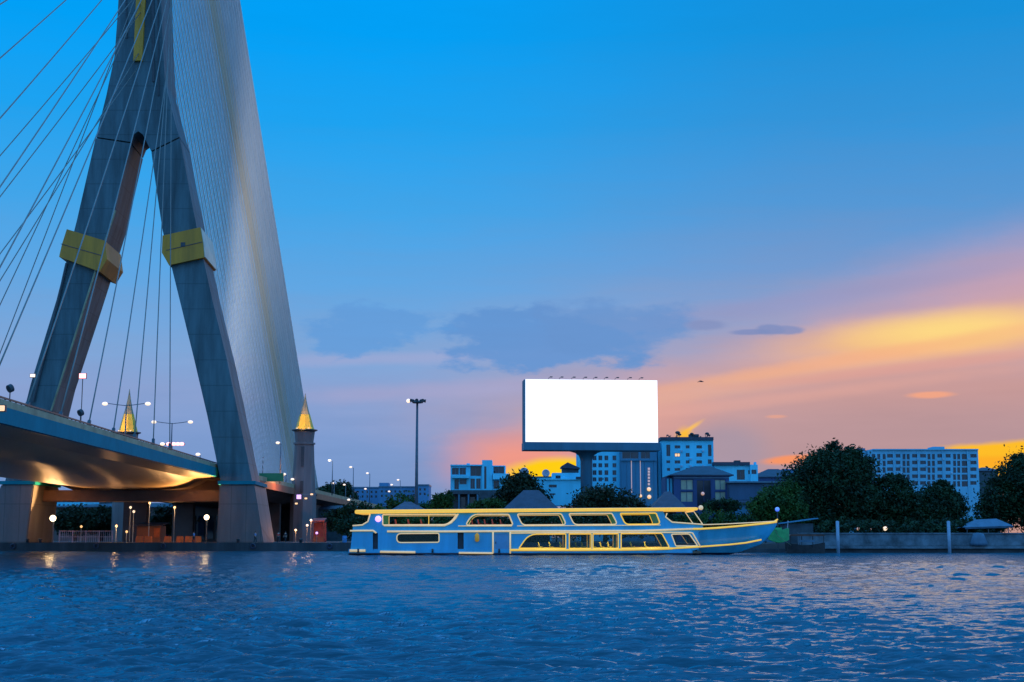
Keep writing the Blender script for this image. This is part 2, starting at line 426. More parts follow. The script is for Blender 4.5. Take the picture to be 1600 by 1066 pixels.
# ------------------------------------------------------------------ water, ground
def build_water():
    ys = []
    yy = 1330.0
    while yy > 853.0:
        ys.append(EYE * FPX / (yy - HORIZON)); yy -= 0.42 if yy < 1110 else 1.0
    ys = np.array(ys)
    us = np.linspace(-.62, .62, 1250)
    Yg, U = np.meshgrid(ys, us, indexing='ij'); X = U * (Yg + 45)
    dY = Yg ** 2 / (EYE * FPX) * .42
    Z = np.zeros_like(X)
    nw = 130
    lam = np.exp(rng.uniform(math.log(.16), math.log(2.1), nw))
    ang = rng.normal(0, .34, nw) + .12
    amp = .0084 * lam ** .74
    ph = rng.uniform(0, 6.283, nw)
    for l, a, A, p in zip(lam, ang, amp, ph):
        k = 6.2832 / l
        w = np.exp(-(dY * .36 / l) ** 2)
        q = k * (X * math.sin(a) + Yg * math.cos(a)) + p
        q = q + .6 * np.sin(.31 * X / (l + .5) + .17 * Yg + p)
        Z += A * w * (np.sin(q) + .25 * np.sin(2 * q + .6))
    calm = .72 + .42 * np.sin(X * .045 + .8 * np.sin(Yg * .03)) * np.sin(Yg * .06 + 1.3) + .16 * np.sin(X * .21 - Yg * .13)
    Z *= calm * 1.12
    Z *= np.clip((.62 - np.abs(U)) / .05, 0, 1) * np.clip((Yg - ys[0]) / 1.5, 0, 1) * np.clip((ys[-1] - Yg) / 40, 0, 1)
    edge = .62
    ya, yb = float(ys[0]), float(ys[-1]); xa, xb = edge * (ya + 45), edge * (yb + 45)
    nr, nc = X.shape
    co = np.stack([X, Yg, Z], -1).reshape(-1, 3).astype(np.float32)
    idx = np.arange(nr * nc).reshape(nr, nc)
    q = np.stack([idx[:-1, :-1], idx[:-1, 1:], idx[1:, 1:], idx[1:, :-1]], -1).reshape(-1, 4)
    me = bpy.data.meshes.new('river_water')
    me.vertices.add(len(co)); me.vertices.foreach_set('co', co.ravel())
    me.loops.add(q.size); me.loops.foreach_set('vertex_index', q.ravel().astype(np.int32))
    me.polygons.add(len(q)); me.polygons.foreach_set('loop_start', (np.arange(len(q)) * 4).astype(np.int32))
    me.polygons.foreach_set('loop_total', np.full(len(q), 4, np.int32))
    me.polygons.foreach_set('use_smooth', np.ones(len(q), bool))
    me.update(); me.validate()
    m = bpy.data.materials.new('river_water'); m.use_nodes = True
    nt = m.node_tree; b = nt.nodes['Principled BSDF']; L = nt.links.new
    b.inputs['Roughness'].default_value = .27; b.inputs['IOR'].default_value = 1.33; b.inputs['Specular IOR Level'].default_value = .12
    t = nt.nodes.new('ShaderNodeTexCoord')
    n0 = nt.nodes.new('ShaderNodeTexNoise'); n0.inputs['Scale'].default_value = .03; L(t.outputs['Object'], n0.inputs['Vector'])
    cr = nt.nodes.new('ShaderNodeValToRGB'); cr.color_ramp.elements[0].color = (.011, .072, .098, 1); cr.color_ramp.elements[1].color = (.017, .102, .136, 1)
    L(n0.outputs['Fac'], cr.inputs[0]); L(cr.outputs[0], b.inputs['Base Color'])
    mp = nt.nodes.new('ShaderNodeMapping'); mp.inputs['Scale'].default_value = (.32, 1.0, 1.0); L(t.outputs['Object'], mp.inputs[0])
    n1 = nt.nodes.new('ShaderNodeTexNoise'); n1.inputs['Scale'].default_value = 2.6; n1.inputs['Detail'].default_value = 3; n1.inputs['Roughness'].default_value = .62
    L(mp.outputs[0], n1.inputs['Vector'])
    bp = nt.nodes.new('ShaderNodeBump'); bp.inputs['Strength'].default_value = .6; bp.inputs['Distance'].default_value = .2
    L(n1.outputs['Fac'], bp.inputs['Height']); L(bp.outputs[0], b.inputs['Normal'])
    # murky water: scattering body plus a bluish sheen that follows the Fresnel law
    nt.nodes.remove(b)
    df = nt.nodes.new('ShaderNodeBsdfDiffuse'); L(cr.outputs[0], df.inputs['Color']); L(bp.outputs[0], df.inputs['Normal'])
    gl = nt.nodes.new('ShaderNodeBsdfGlossy'); gl.inputs['Roughness'].default_value = .11; gl.inputs['Color'].default_value = (.72, .88, 1, 1); L(bp.outputs[0], gl.inputs['Normal'])
    fr = nt.nodes.new('ShaderNodeFresnel'); fr.inputs['IOR'].default_value = 1.33; L(bp.outputs[0], fr.inputs['Normal'])
    ml = nt.nodes.new('ShaderNodeMath'); ml.operation = 'MULTIPLY'; L(fr.outputs[0], ml.inputs[0]); ml.inputs[1].default_value = .95
    mn = nt.nodes.new('ShaderNodeMath'); mn.operation = 'MINIMUM'; L(ml.outputs[0], mn.inputs[0]); mn.inputs[1].default_value = .44
    ms = nt.nodes.new('ShaderNodeMixShader'); L(mn.outputs[0], ms.inputs[0]); L(df.outputs[0], ms.inputs[1]); L(gl.outputs[0], ms.inputs[2])
    L(ms.outputs[0], nt.nodes['Material Output'].inputs['Surface'])
    me.materials.append(m)
    o = bpy.data.objects.new('river_water', me); COL.objects.link(o); kind(o, 'structure')
    w2 = MB().add([(-4000, -1500, 0), (4000, -1500, 0), (4000, 4500, 0), (-4000, 4500, 0), (-xa, ya, 0), (xa, ya, 0), (xb, yb, 0), (-xb, yb, 0)],
                  [(0, 1, 5, 4), (1, 2, 6, 5), (2, 3, 7, 6), (3, 0, 4, 7)])
    kind(obj('deep_water', w2, m), 'structure')
build_water()
BL, BR = 214.0, 190.0                                       # river edge, left and right of the bay
gp = [(-3000, BL + 1.2), (-6, BL + 1.2), (26, BR + 1.2), (3000, BR + 1.2), (5000, 6000), (-5000, 6000)]
kind(obj('ground', MB().prism([(x, y, GZ - 3) for x, y in gp], (0, 0, 3)), MT['ground']), 'structure')

# ------------------------------------------------------------------ the bridge
DIR = Vector((-.047, 1, 0)).normalized()
def NE(Y): return -42.5 - .047 * (Y - 118)                 # right-hand (near) edge of the deck
def DZ(Y): return 12.85 + .35 * (Y - 118) / 110 - .0000 * Y
DW = 29.0
TY = 230.0                                                  # front plane of the pylon
bridge = thing('cable_stayed_bridge', 'grey concrete cable-stayed bridge with inverted Y pylon and yellow collars', 'bridge', (-61.5, 236, GZ))
def px_poly(pts, Y): return [P(x, y, Y) for x, y in pts]

shaft = [(150, 214), (166, 150), (179, 88), (184, 20), (185, 0), (187, -120), (190, -420), (196, -640), (207, -760),
         (231, -760), (240, -640), (246, -420), (250, -120), (252, 0), (254, 60), (258, 130), (273, 190), (280, 214),
         (236, 236), (229, 222), (223, 210), (216, 205), (209, 210), (204, 222)]
obj('pylon_shaft', MB().prism(px_poly(shaft, TY), DIR * 10), MT['concrete'], bridge)
Lleg = [(8, 752), (38, 640), (48, 600), (88, 470), (120, 345), (149.5, 216), (203.6, 224), (176, 345), (136, 470), (93, 600), (83, 640), (54, 752)]
Rleg = [(345, 752), (324, 650), (303, 560), (281, 470), (254, 360), (245, 300), (236.6, 238), (280.6, 216), (308, 360), (332, 470), (354, 560), (373, 650), (394, 752)]
for pts in (Lleg, Rleg):
    obj('pylon_leg', MB().prism(px_poly(pts, TY), DIR * 10), MT['concrete'], bridge)
Lped = [(-34, 850), (2, 757), (53, 757), (41, 850)]
Rped = [(338, 850), (343, 757), (397, 757), (412, 850)]
for pts in (Lped, Rped):
    pp = px_poly(pts, TY - 2.5)
    ped = obj('pedestal', MB().prism(pp, DIR * 15), MT['pedestal'], bridge, bevel=.15)
    t0, t1 = pp[1], pp[2]
    cap = MB().prism([t0 + Vector((-.25, -.25, .0)), t1 + Vector((.25, -.25, .0)), t1 + Vector((.25, -.25, .55)), t0 + Vector((-.25, -.25, .55))], DIR * 15.5)
    obj('coping', cap, MT['fascia'], ped)
# yellow collars round each leg: a band square to the leg's axis, thicker in the middle
def collar(tl, tr, br, bl, flare, side):
    y0, y1 = TY - .9, TY + 10.9
    a, b, c, d = [P(x, y, TY) for x, y in (tl, tr, br, bl)]
    m1, m2 = (a + d) / 2, (b + c) / 2
    w = (b - a).normalized()
    m1 = a.lerp(d, .55) - w * flare[0]; m2 = b.lerp(c, .55) + w * flare[1]
    lo = [Vector((p.x, y0, p.z)) for p in (a, b, m2, c, d, m1)]
    return MB().prism(lo, DIR * 11.8), lo
mb, lo = collar((107, 360), (166, 378), (158, 426), (95, 403), (.1, .9), 0)
lc = obj('collar', mb, MT['collar'], bridge)
mb, lo = collar((256, 370), (315, 357), (321, 404), (266, 416), (.7, .1), 1)
rc = obj('collar', mb, MT['collar'], bridge)
q = MB().prism([lo[1] + Vector((.02, .05, -.1)), lo[2] + Vector((.02, .05, 0)), lo[3] + Vector((.02, .05, .1)), lo[3] + Vector((.14, .05, .1)), lo[2] + Vector((.14, .05, 0)), lo[1] + Vector((.14, .05, -.1))], DIR * 11.7)
obj('lit_side_skin', q, MT['collar_lit_side'], rc)
for lo_, part in ((lo, rc),):
    cx = P(288, 384, TY)
    obj('inspection_hatch', MB().box(cx.x - .35, cx.x + .35, TY - 1.0, TY - .85, cx.z - .35, cx.z + .35), MT['steel_dark'], part)
for pa, pb, part in (((98, 383), (161, 401), lc), ((262, 393), (318, 380), rc)):
    a, b = P(*pa, TY), P(*pb, TY)
    a.y = b.y = TY - .92
    obj('seam', MB().tube([a, b], .07, 4), MT['steel_dark'], part)
cz = [P(210, 97, TY), P(223.5, 97, TY), P(229, -5, TY), P(240, -430, TY), P(228, -430, TY), P(214.5, -5, TY)]
for p in cz: p.y = TY - .75
obj('anchor_casing', MB().prism(cz, DIR * .9), MT['casing'], bridge)
for x0, x1, top, bot in ((238, 242, -300, 128), (247, 249, -300, 150), (197, 199, -300, 60)):
    pts = [P(x0, bot, TY), P(x1, bot, TY), P(x1 - 3, top, TY), P(x0 - 3, top, TY)]
    for p in pts: p.y = TY - .18
    obj('cable_groove', MB().prism(pts, DIR * .3), MT['steel_dark'], bridge)
# conduits that run down the faces of the left leg
for pts, m, r in (([(105, 412), (92, 470), (53, 628)], 'steel_dark', .22), ([(181, 330), (145, 440), (112, 545), (81, 642)], 'parapet', .16)):
    q = [P(x, y, TY) - Vector((0, .3, 0)) for x, y in pts]
    obj('conduit', MB().tube(q, r, 6), MT[m], bridge)

# deck girder: cross-section swept along the deck
YS = [-40, 0, 30, 60, 80, 100, 118, 140, 160, 180, 200, 215, 229, 245]
def sweep(sec, ys, closed=True):
    mb = MB(); n = len(sec)
    for Y in ys:
        for o, z in sec: mb.v.append((NE(Y) - o, Y, DZ(Y) + z))
    for i in range(len(ys) - 1):
        for k in range(n if closed else n - 1):
            k2 = (k + 1) % n; mb.f.append((i * n + k, i * n + k2, (i + 1) * n + k2, (i + 1) * n + k))
    mb.f.append(tuple(range(n))); mb.f.append(tuple((len(ys) - 1) * n + k for k in range(n))); return mb
belly = [(.45, -1.45), (3.6, -1.75), (4.6, -2.35), (6.2, -2.95), (8.2, -3.30), (10.5, -3.42), (DW / 2, -3.46)]
belly = belly + [(DW - o, z) for o, z in belly[::-1][1:]]
sec = [(.45, -.12)] + belly + [(DW - .45, -.12)]
g = obj('deck_girder', sweep(sec, YS), MT['soffit'], bridge)
import bmesh as _b
for p in g.data.polygons: p.use_smooth = True
em = g.modifiers.new('edges', 'EDGE_SPLIT'); em.split_angle = R(24)
obj('road_surface', sweep([(.5, -.11), (.5, -.02), (DW - .5, -.02), (DW - .5, -.11)], YS), MT['asphalt'], bridge)
obj('fascia_panel', sweep([(0, -1.4), (0, 0), (.42, .0), (.42, -1.4)], YS), MT['fascia'], bridge)
obj('fascia_panel', sweep([(DW - .42, -1.4), (DW - .42, 0), (DW, 0), (DW, -1.4)], YS), MT['fascia'], bridge)
pr = obj('parapet', sweep([(.12, .004), (.12, .62), (.5, .62), (.5, .004)], YS), MT['parapet'], bridge)
obj('handrail', sweep([(.22, .74), (.22, .88), (.4, .88), (.4, .74)], YS), MT['steel_dark'], pr)
pr2 = obj('parapet', sweep([(DW - .5, .004), (DW - .5, .62), (DW - .12, .62), (DW - .12, .004)], YS), MT['parapet'], bridge)
for i in range(90):
    Y = 92 + i * 1.55
    x = NE(Y) - .31; z = DZ(Y)
    obj('handrail_post', MB().box(x - .05, x + .05, Y - .05, Y + .05, z + .6, z + .76), MT['steel_dark'], pr)
obj('median_barrier', sweep([(DW / 2 - .3, 0), (DW / 2 - .2, .8), (DW / 2 + .2, .8), (DW / 2 + .3, 0)], YS), MT['parapet'], bridge)
cb0 = P(40, 776, TY + 2); cb1 = P(350, 776, TY + 2)
obj('cross_beam', MB().box(cb0.x, cb1.x, TY + 3.5, TY + 8, DZ(235) - 5.4, DZ(235) - 3.55), MT['viaduct_dark'], bridge, bevel=.1)

# stay cables, two planes (only those whose anchors stand ahead of the lens)
tops = [97, 93, 84, 81.5, 91, 95, 98, 101]
tops += [103 + 2.3 * k for k in range(12)]
for plane in (0, 1):
    for j in range(13 if plane == 0 else 6):
        Y = 193.0 - 11.2 * j
        x = NE(Y) - (.35 if plane == 0 else DW - .35)
        tx = -57.6 if plane == 0 else -62.4
        top = Vector((tx, TY - .1, tops[j] - (0 if plane == 0 else 1.0)))
        low = Vector((x, Y, DZ(Y) + .1))
        pts = []
        for k in range(13):
            t = k / 12; p = low.lerp(top, t); p.z -= 4 * t * (1 - t) * (.0042 * (top - low).length); pts.append(p)
        c = obj('stay_cable', MB().tube(pts, .074, 6), MT['cable'], bridge, smooth=True)
        d = (pts[1] - pts[0]).normalized()
        obj('anchor_tube', MB().tube([low - d * .2, low + d * 1.6], .2, 8), MT['steel_dark'], c, smooth=True)
NB = 96
for i in range(NB):
    t = i / (NB - 1)
    Yb = 322 + 262 * t
    low = Vector((-61.5 - .044 * (Yb - 235), Yb, 11.5 - 2.5 * t))
    top = Vector((-61.4 + .05 * math.sin(i * 2.1), TY + 10.2, 80 + 90 * t))
    pts = []
    for k in range(11):
        s_ = k / 10; p = low.lerp(top, s_); p.z -= 4 * s_ * (1 - s_) * (.0012 + .0006 * math.sin(i * .9)) * (top - low).length * .5; pts.append(p)
    c = obj('backstay_cable', MB().tube(pts, .066 + .062 * min(1, t * 1.4), 5), MT['cable_sheen'] if i in (56, 58, 60, 61, 62, 63, 64, 65, 66, 68, 70) else MT['backstay'], bridge, smooth=True)

# small fixtures on the bridge
def lampdisc(x, y, Y, label, zbase):
    p = P(x, y, Y)
    t = thing('signal_post', label, 'signal', (p.x, Y, zbase))
    obj('post', MB().tube([(p.x, Y, zbase), (p.x, Y, p.z)], .05, 6), MT['steel_dark'], t)
    obj('signal_head', MB().tube([(p.x - .1, Y - .12, p.z - .08), (p.x + .1, Y + .12, p.z + .08)], .36, 12), MT['steel_dark'], t)
lampdisc(16, 607, 124, 'dark round signal on a thin post at the parapet, nearest the picture edge', DZ(124) + .6)
lampdisc(126, 645, 148, 'dark round signal on a thin post beside the inner face of the left pylon leg', DZ(148) + .6)
def litbox(name, x, y, Y, w, h, m, label, cat, zbase=None, group=None):
    p = P(x, y, Y); zb = zbase if zbase is not None else p.z - h
    t = thing(name, label, cat, (p.x, Y, zb), group)
    obj('housing', MB().box(p.x - w / 2 - .06, p.x + w / 2 + .06, Y, Y + .3, p.z - h / 2 - .06, p.z + h / 2 + .06), MT['steel_dark'], t)
    obj('lit_face', MB().box(p.x - w / 2, p.x + w / 2, Y - .04, Y + .02, p.z - h / 2, p.z + h / 2), m, t, bevel=.02)
    if zbase is not None: obj('post', MB().tube([(p.x, Y + .15, zbase), (p.x, Y + .15, p.z - h / 2)], .07, 6), MT['steel_dark'], t)
    return t
litbox('marker_light', 2, 638, 117, .55, .45, MT['warm_lamp'], 'orange square marker light at the left end of the bridge parapet', 'light')
litbox('bridge_sign', 129, 587.5, 225, 1.05, .75, MT['red_lamp'], 'glowing pink-white light with red rim by the left pylon leg', 'sign', DZ(225))
litbox('bridge_light', 51, 587, 226, .8, .5, MT['white_lamp'], 'small yellow-white light on the outer edge of the left pylon leg', 'light', DZ(226))
for x, w in ((256, .9), (267, 1.2), (281, 1.2)):
    pass
gt = thing('message_gantry', 'row of red and white lit signals over the road below the second twin lamp', 'gantry', (P(269, 694, 262).x, 262, DZ(245)))
p = P(269, 694, 262)
obj('post', MB().tube([(p.x, 262, DZ(245)), (p.x, 262, p.z)], .1, 6), MT['steel_dark'], gt)
obj('beam', MB().box(p.x - 2.3, p.x + 2.3, 262, 262.3, p.z - .15, p.z + .1), MT['steel_dark'], gt)
for dx, m in ((-1.75, 'white_lamp'), (-.6, 'red_lamp'), (.35, 'red_lamp'), (1.1, 'red_lamp'), (1.8, 'red_lamp')):
    obj('signal_lamp', MB().ball((p.x + dx, 261.8, p.z), .42, 10, .75, 1.1), MT[m], gt, smooth=True)

def street_lamp(X, Y, z0, zt, span, label, cat='street lamp', group=None, both=True, r=.5, arms=None):
    t = thing('street_lamp', label, cat, (X, Y, z0), group)
    obj('pole', MB().tube([(X, Y, z0), (X, Y, zt - .2)], [.14, .08], 8), MT['mast'], t, smooth=True)
    for s in ((-1, 1) if both else (arms or 1,)):
        obj('arm', MB().tube([(X, Y, zt - .3), (X + s * span * .5, Y, zt - .12), (X + s * span, Y, zt + .12)], .06, 6), MT['mast'], t, smooth=True)
        obj('lamp_head', MB().ball((X + s * span, Y, zt), r, 10, .62), MT['white_lamp'], t, smooth=True)
    return t
G = 'street lamps along the bridge and viaduct'
for x, y, Y, sp, lab in ((197.5, 631, 218, 3.3, 'twin-armed street lamp in front of the left gold-tipped spire'),
                         (269, 659.5, 249, 3.2, 'twin-armed street lamp above the red lit signals')):
    p = P(x, y, Y); street_lamp(p.x, Y, DZ(220), p.z, sp, lab, group=G, r=.46)
p = P(313, 710, 300); street_lamp(p.x, 300, DZ(240), p.z, .5, 'single lit street lamp low beside the inner edge of the right pylon leg', group=G, both=False, arms=-1, r=.52)

# ------------------------------------------------------------------ approach viaduct and spires
via = thing('approach_viaduct', 'concrete viaduct, fascia painted with sodium glow, running back from the bridge pylon to the far bank', 'viaduct', (-55, 300, GZ))
def VR(Y): return -45.4 + 5.2 * (Y - 243) / 177.0           # right edge
def VZ(Y): return 12.3 - .0074 * max(0, Y - 243)
VY = [243, 262, 280, 300, 320, 345, 370, 400, 430, 480, 560, 640]
def vsweep(sec):
    mb = MB(); n = len(sec)
    for Y in VY:
        for o, z in sec: mb.v.append((VR(Y) - o - (0.05 * max(0, Y - 430)), Y, VZ(Y) + z))
    for i in range(len(VY) - 1):
        for k in range(n):
            k2 = (k + 1) % n; mb.f.append((i * n + k, i * n + k2, (i + 1) * n + k2, (i + 1) * n + k))
    mb.f.append(tuple(range(n))); mb.f.append(tuple((len(VY) - 1) * n + k for k in range(n))); return mb
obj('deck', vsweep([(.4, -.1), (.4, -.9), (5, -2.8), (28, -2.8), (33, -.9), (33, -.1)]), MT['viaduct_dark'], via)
obj('fascia_panel', vsweep([(0, -1.3), (0, -.05), (.38, -.05), (.38, -1.3)]), MT['viaduct'], via)
obj('road_surface', vsweep([(.5, -.08), (.5, .0), (32.8, .0), (32.8, -.08)]), MT['asphalt'], via)
obj('parapet', vsweep([(.1, -.04), (.1, .75), (.36, .75), (.36, -.04)]), MT['parapet'], via)
for Y in (266, 300, 335, 372, 410):
    x = VR(Y); z = VZ(Y)
    for o in (7, 25):
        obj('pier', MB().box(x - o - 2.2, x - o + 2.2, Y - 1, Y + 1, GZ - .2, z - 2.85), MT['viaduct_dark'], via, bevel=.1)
obj('abutment_wall', MB().box(VR(330) - 30, VR(420) - 4, 345, 346, GZ - .2, VZ(345) - 2.9), MT['viaduct_dark'], via)
obj('ramp_wall', MB().prism([(VR(300) - 2.5, 305, GZ), (VR(430) - 2, 430, GZ), (VR(430) - 2, 430, VZ(430) - 2.2), (VR(300) - 2.5, 305, VZ(305) - 2.2)], (-.6, 0, 0)), MT['viaduct_dark'], via)
# green board and pole on the viaduct
p0, p1 = P(405, 739.5, 262), P(443, 752.5, 262)
t = thing('road_sign', 'long green board standing at the viaduct edge beside the right pylon leg', 'sign', ((p0.x + p1.x) / 2, 262, VZ(262)))
obj('board', MB().box(p0.x, p1.x, 262, 262.15, p1.z, p0.z), MT['sign_green'], t)
for x in (p0.x + .6, p1.x - .6): obj('post', MB().tube([(x, 262.2, VZ(262)), (x, 262.2, p0.z - .2)], .06, 6), MT['mast'], t)
p = P(411, 715, 266)
sl = bpy.data.lights.new('sodium_light', 'POINT'); sl.energy = 1500; sl.color = (1, .42, .18); sl.shadow_soft_size = .3
so_ = bpy.data.objects.new('sodium_light', sl); COL.objects.link(so_); so_.parent = via; so_.location = P(457, 747, 268) - via.location
tag(obj('antenna_pole', MB().tube([(p.x, 266, VZ(266)), (p.x, 266, p.z)], [.09, .05], 6).ball((p.x, 266, p.z), .12, 6), MT['mast'], loc=(p.x, 266, VZ(266))), 'thin bare pole standing behind the green board', 'pole')
for x, y, Y, sp, lab in ((434, 692, 270, .6, 'lit street lamp in front of the backstay cables, left of the gold spire'),
                         (515, 719.5, 330, .7, 'lit street lamp on the viaduct, first to the right of the gold spire'),
                         (548, 730, 364, .7, 'lit street lamp second to the right of the gold spire'),
                         (574, 739.5, 396, .7, 'lit street lamp third to the right of the gold spire'),
                         (622, 750, 440, .7, 'lit street lamp above the far blue buildings')):
    p = P(x, y, Y); street_lamp(p.x + sp, Y, VZ(Y) if Y < 430 else GZ, p.z, sp, lab, group=G, both=False, arms=-1, r=.40)
for x, y, Y, lab in ((444, 741, 285, 'lit street lamp at the right end of the green board'), (457, 749, 290, 'lit street lamp close to the shaft of the gold spire'),
                     (520, 755, 400, 'lit street lamp over the dark trees behind the viaduct'), (538, 757.5, 400, 'orange-tinted lit street lamp over the dark trees behind the viaduct'),
                     (571, 764, 420, 'lit street lamp in front of the long blue far building'), (612, 757.5, 430, 'lit street lamp left of the tall floodlight mast'),
                     (608, 768, 430, 'lower lit street lamp left of the tall floodlight mast'), (545, 781, 330, 'lit lamp standing on the viaduct parapet')):
    p = P(x, y, Y); street_lamp(p.x + .4, Y, VZ(Y) if x < 560 else GZ, p.z, .4, lab, group=G, both=False, arms=-1, r=.38)

def spire(x, base_y, ring_y, tip_y, Y, label, lit):
    c = P(x, ring_y, Y); tip = P(x, tip_y, Y); k = Y / FPX
    zb = GZ if lit == 0 else GZ
    t = thing('gold_spire', label, 'spire', (c.x, Y, zb), 'gold-tipped spires flanking the viaduct')
    zr = c.z; H = tip.z - zr; ph = R(45) + .12
    z1 = zr - 20 * k; z2 = zr - 60 * k
    sh = obj('shaft', MB().lathe([(20 * k, zb), (20 * k, zr - 101 * k), (18.5 * k, zr - 100 * k), (16.5 * k, z2), (15 * k, z1 - 3 * k), (17 * k, z1 - 2.8 * k), (17 * k, z1), (14 * k, z1 + .4 * k), (16 * k, zr - 3 * k)], (c.x, Y), 8, ph), MT['pagoda'], t)
    obj('niche', MB().box(c.x - 2.4 * k, c.x + 2.4 * k, Y - 19 * k, Y - 15 * k, zr - 98 * k, zr - 80 * k), MT['steel_dark'], sh)
    obj('niche', MB().box(c.x - 2.2 * k, c.x + 2.2 * k, Y - 17.2 * k, Y - 13 * k, zr - 58 * k, zr - 27 * k), MT['steel_dark'], sh)
    obj('ledge', MB().lathe([(15 * k, zr - 3 * k), (20 * k, zr - 1.2 * k), (20 * k, zr + .5 * k), (13 * k, zr + .7 * k)], (c.x, Y), 8, ph), MT['steel_dark'], t)
    obj('cone', MB().lathe([(15 * k, zr + .7 * k), (13 * k, zr + H * .12), (10 * k, zr + H * .3), (8 * k, zr + H * .42)], (c.x, Y), 8, ph), MT['gold'], t)
    obj('cone_tip', MB().lathe([(7.6 * k, zr + H * .42), (7.6 * k, zr + H * .425), (5.5 * k, zr + H * .55), (3.4 * k, zr + H * .7), (1.6 * k, zr + H * .85), (.3 * k, zr + H)], (c.x, Y), 8, ph), MT['parapet'], t)
    for dx in (-9, 9):
        f = obj('floodlight', MB().box(c.x + (dx - 1) * k, c.x + (dx + 1) * k, Y - 21 * k, Y - 19.5 * k, zr + .6 * k, zr + 2 * k), MT['warm_lamp'], t)
    ld = bpy.data.lights.new('spire_floodlight', 'SPOT'); ld.energy = 2200; ld.color = (1, .50, .12); ld.shadow_soft_size = .3; ld.spot_size = R(95); ld.spot_blend = .6
    lo_ = bpy.data.objects.new('spire_floodlight', ld); COL.objects.link(lo_); lo_.parent = t
    lo_.location = Vector((c.x, Y - 30 * k, zr + 1.5 * k)) - t.location
    lo_.rotation_euler = Vector((0, 26 * k, 16 * k)).to_track_quat('-Z', 'Y').to_euler()
    return t
spire(476, 770, 672, 615, 292, 'dark stone pillar with glowing gold spire in front of the backstay cables', 0)
spire(200, 770, 676, 608, 300, 'spire with orange-lit base seen through the opening of the pylon', 0)
litbox('violet_light', 467, 776.5, 278, .85, .8, MT['violet_lamp'], 'bright violet-white light at the foot of the gold spire', 'light')
for x, y, lab in ((478, 779, 'small white light right of the violet light'), (487, 772.5, 'small warm light on the viaduct edge right of the gold spire'), (463, 787, 'tiny warm light below the violet light')):
    litbox('parapet_light', x, y, 279, .5, .3, MT['warm_lamp'], lab, 'light')

p = P(492, 773, 310)
cf = thing('added_cable_light', 'added floodlight brightening the backstay cables from the viaduct edge right of the gold spire', 'floodlight', (p.x, 310, VZ(310)))
obj('bracket', MB().tube([(p.x, 310, VZ(310)), (p.x, 310, p.z - .2)], .08, 6), MT['steel_dark'], cf)  # fixture and beam added to brighten the sheet of backstays
obj('housing', MB().tube([(p.x + .3, 309.8, p.z - .2), (p.x - .15, 310.2, p.z + .2)], [.28, .38], 10), MT['steel_dark'], cf)
obj('lens', MB().ball((p.x - .2, 310.1, p.z + .26), .26, 8), MT['warm_lamp'], cf, smooth=True)
ld = bpy.data.lights.new('added_cable_beam', 'SPOT'); ld.energy = 170000; ld.color = (.90, .92, 1); ld.shadow_soft_size = .5; ld.spot_size = R(78); ld.spot_blend = 1.0
lo_ = bpy.data.objects.new('added_cable_beam', ld); COL.objects.link(lo_); lo_.parent = cf
lo_.location = Vector((p.x - .6, 310.4, p.z + .7)) - cf.location
lo_.rotation_euler = Vector((-62 - p.x, 58, 60)).to_track_quat('-Z', 'Y').to_euler()

# ------------------------------------------------------------------ flood lamps under the bridge
def floodlamp(x, y, Y, energy, aim, col, label, r=.42):
    p = P(x, y, Y)
    t = thing('floodlight', label, 'floodlight', (p.x, Y, GZ), 'floodlights under the bridge')
    obj('pole', MB().tube([(p.x, Y + .25, GZ), (p.x, Y + .25, p.z)], .1, 8), MT['mast'], t)
    obj('lamp_glass', MB().ball((p.x, Y - .1, p.z), r, 12), MT['flood'], t, smooth=True)
    obj('housing', MB().box(p.x - .35, p.x + .35, Y + .3, Y + .5, p.z - .3, p.z + .3), MT['steel_dark'], t)
    ld = bpy.data.lights.new('floodlight_beam', 'SPOT'); ld.spot_size = R(112); ld.spot_blend = .6; ld.energy = energy; ld.color = col; ld.shadow_soft_size = .4
    lo_ = bpy.data.objects.new('floodlight_beam', ld); COL.objects.link(lo_); lo_.parent = t
    lo_.location = Vector((p.x, Y - 1.0, p.z + .2)) - t.location
    lo_.rotation_euler = Vector(aim).to_track_quat('-Z', 'Y').to_euler()
floodlamp(83, 810, 231, 20000, (.1, -1, 1.15), (1, .50, .18), 'blazing warm floodlight beside the orange-lit left pedestal', .5)
floodlamp(323, 808.5, 231.5, 24000, (-.05, -1, 1.15), (1, .52, .19), 'blazing warm floodlight beside the left face of the right pedestal', .42)

# ------------------------------------------------------------------ banks
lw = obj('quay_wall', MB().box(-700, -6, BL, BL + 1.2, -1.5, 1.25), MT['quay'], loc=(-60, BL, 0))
tag(lw, 'low dark concrete quay wall along the water under the bridge', 'quay wall')
q2 = thing('embankment_wall', 'pale grey concrete embankment wall in front of the dark trees on the right', 'wall', (60, BR, 0))
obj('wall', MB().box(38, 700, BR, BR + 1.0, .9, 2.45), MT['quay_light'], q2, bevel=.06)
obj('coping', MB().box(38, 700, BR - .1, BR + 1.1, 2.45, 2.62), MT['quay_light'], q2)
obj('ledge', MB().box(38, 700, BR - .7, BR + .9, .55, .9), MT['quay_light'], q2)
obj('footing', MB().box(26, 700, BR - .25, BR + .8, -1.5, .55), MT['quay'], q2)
tag(obj('quay_wall', MB().prism([(-6, BL, -1.5), (26, BR, -1.5), (26.3, BR + 1.2, -1.5), (-6, BL + 1.2, -1.5)], (0, 0, 2.75)), MT['quay'], loc=(10, 202, 0)), 'slanting dark quay wall behind the long blue boat', 'quay wall')
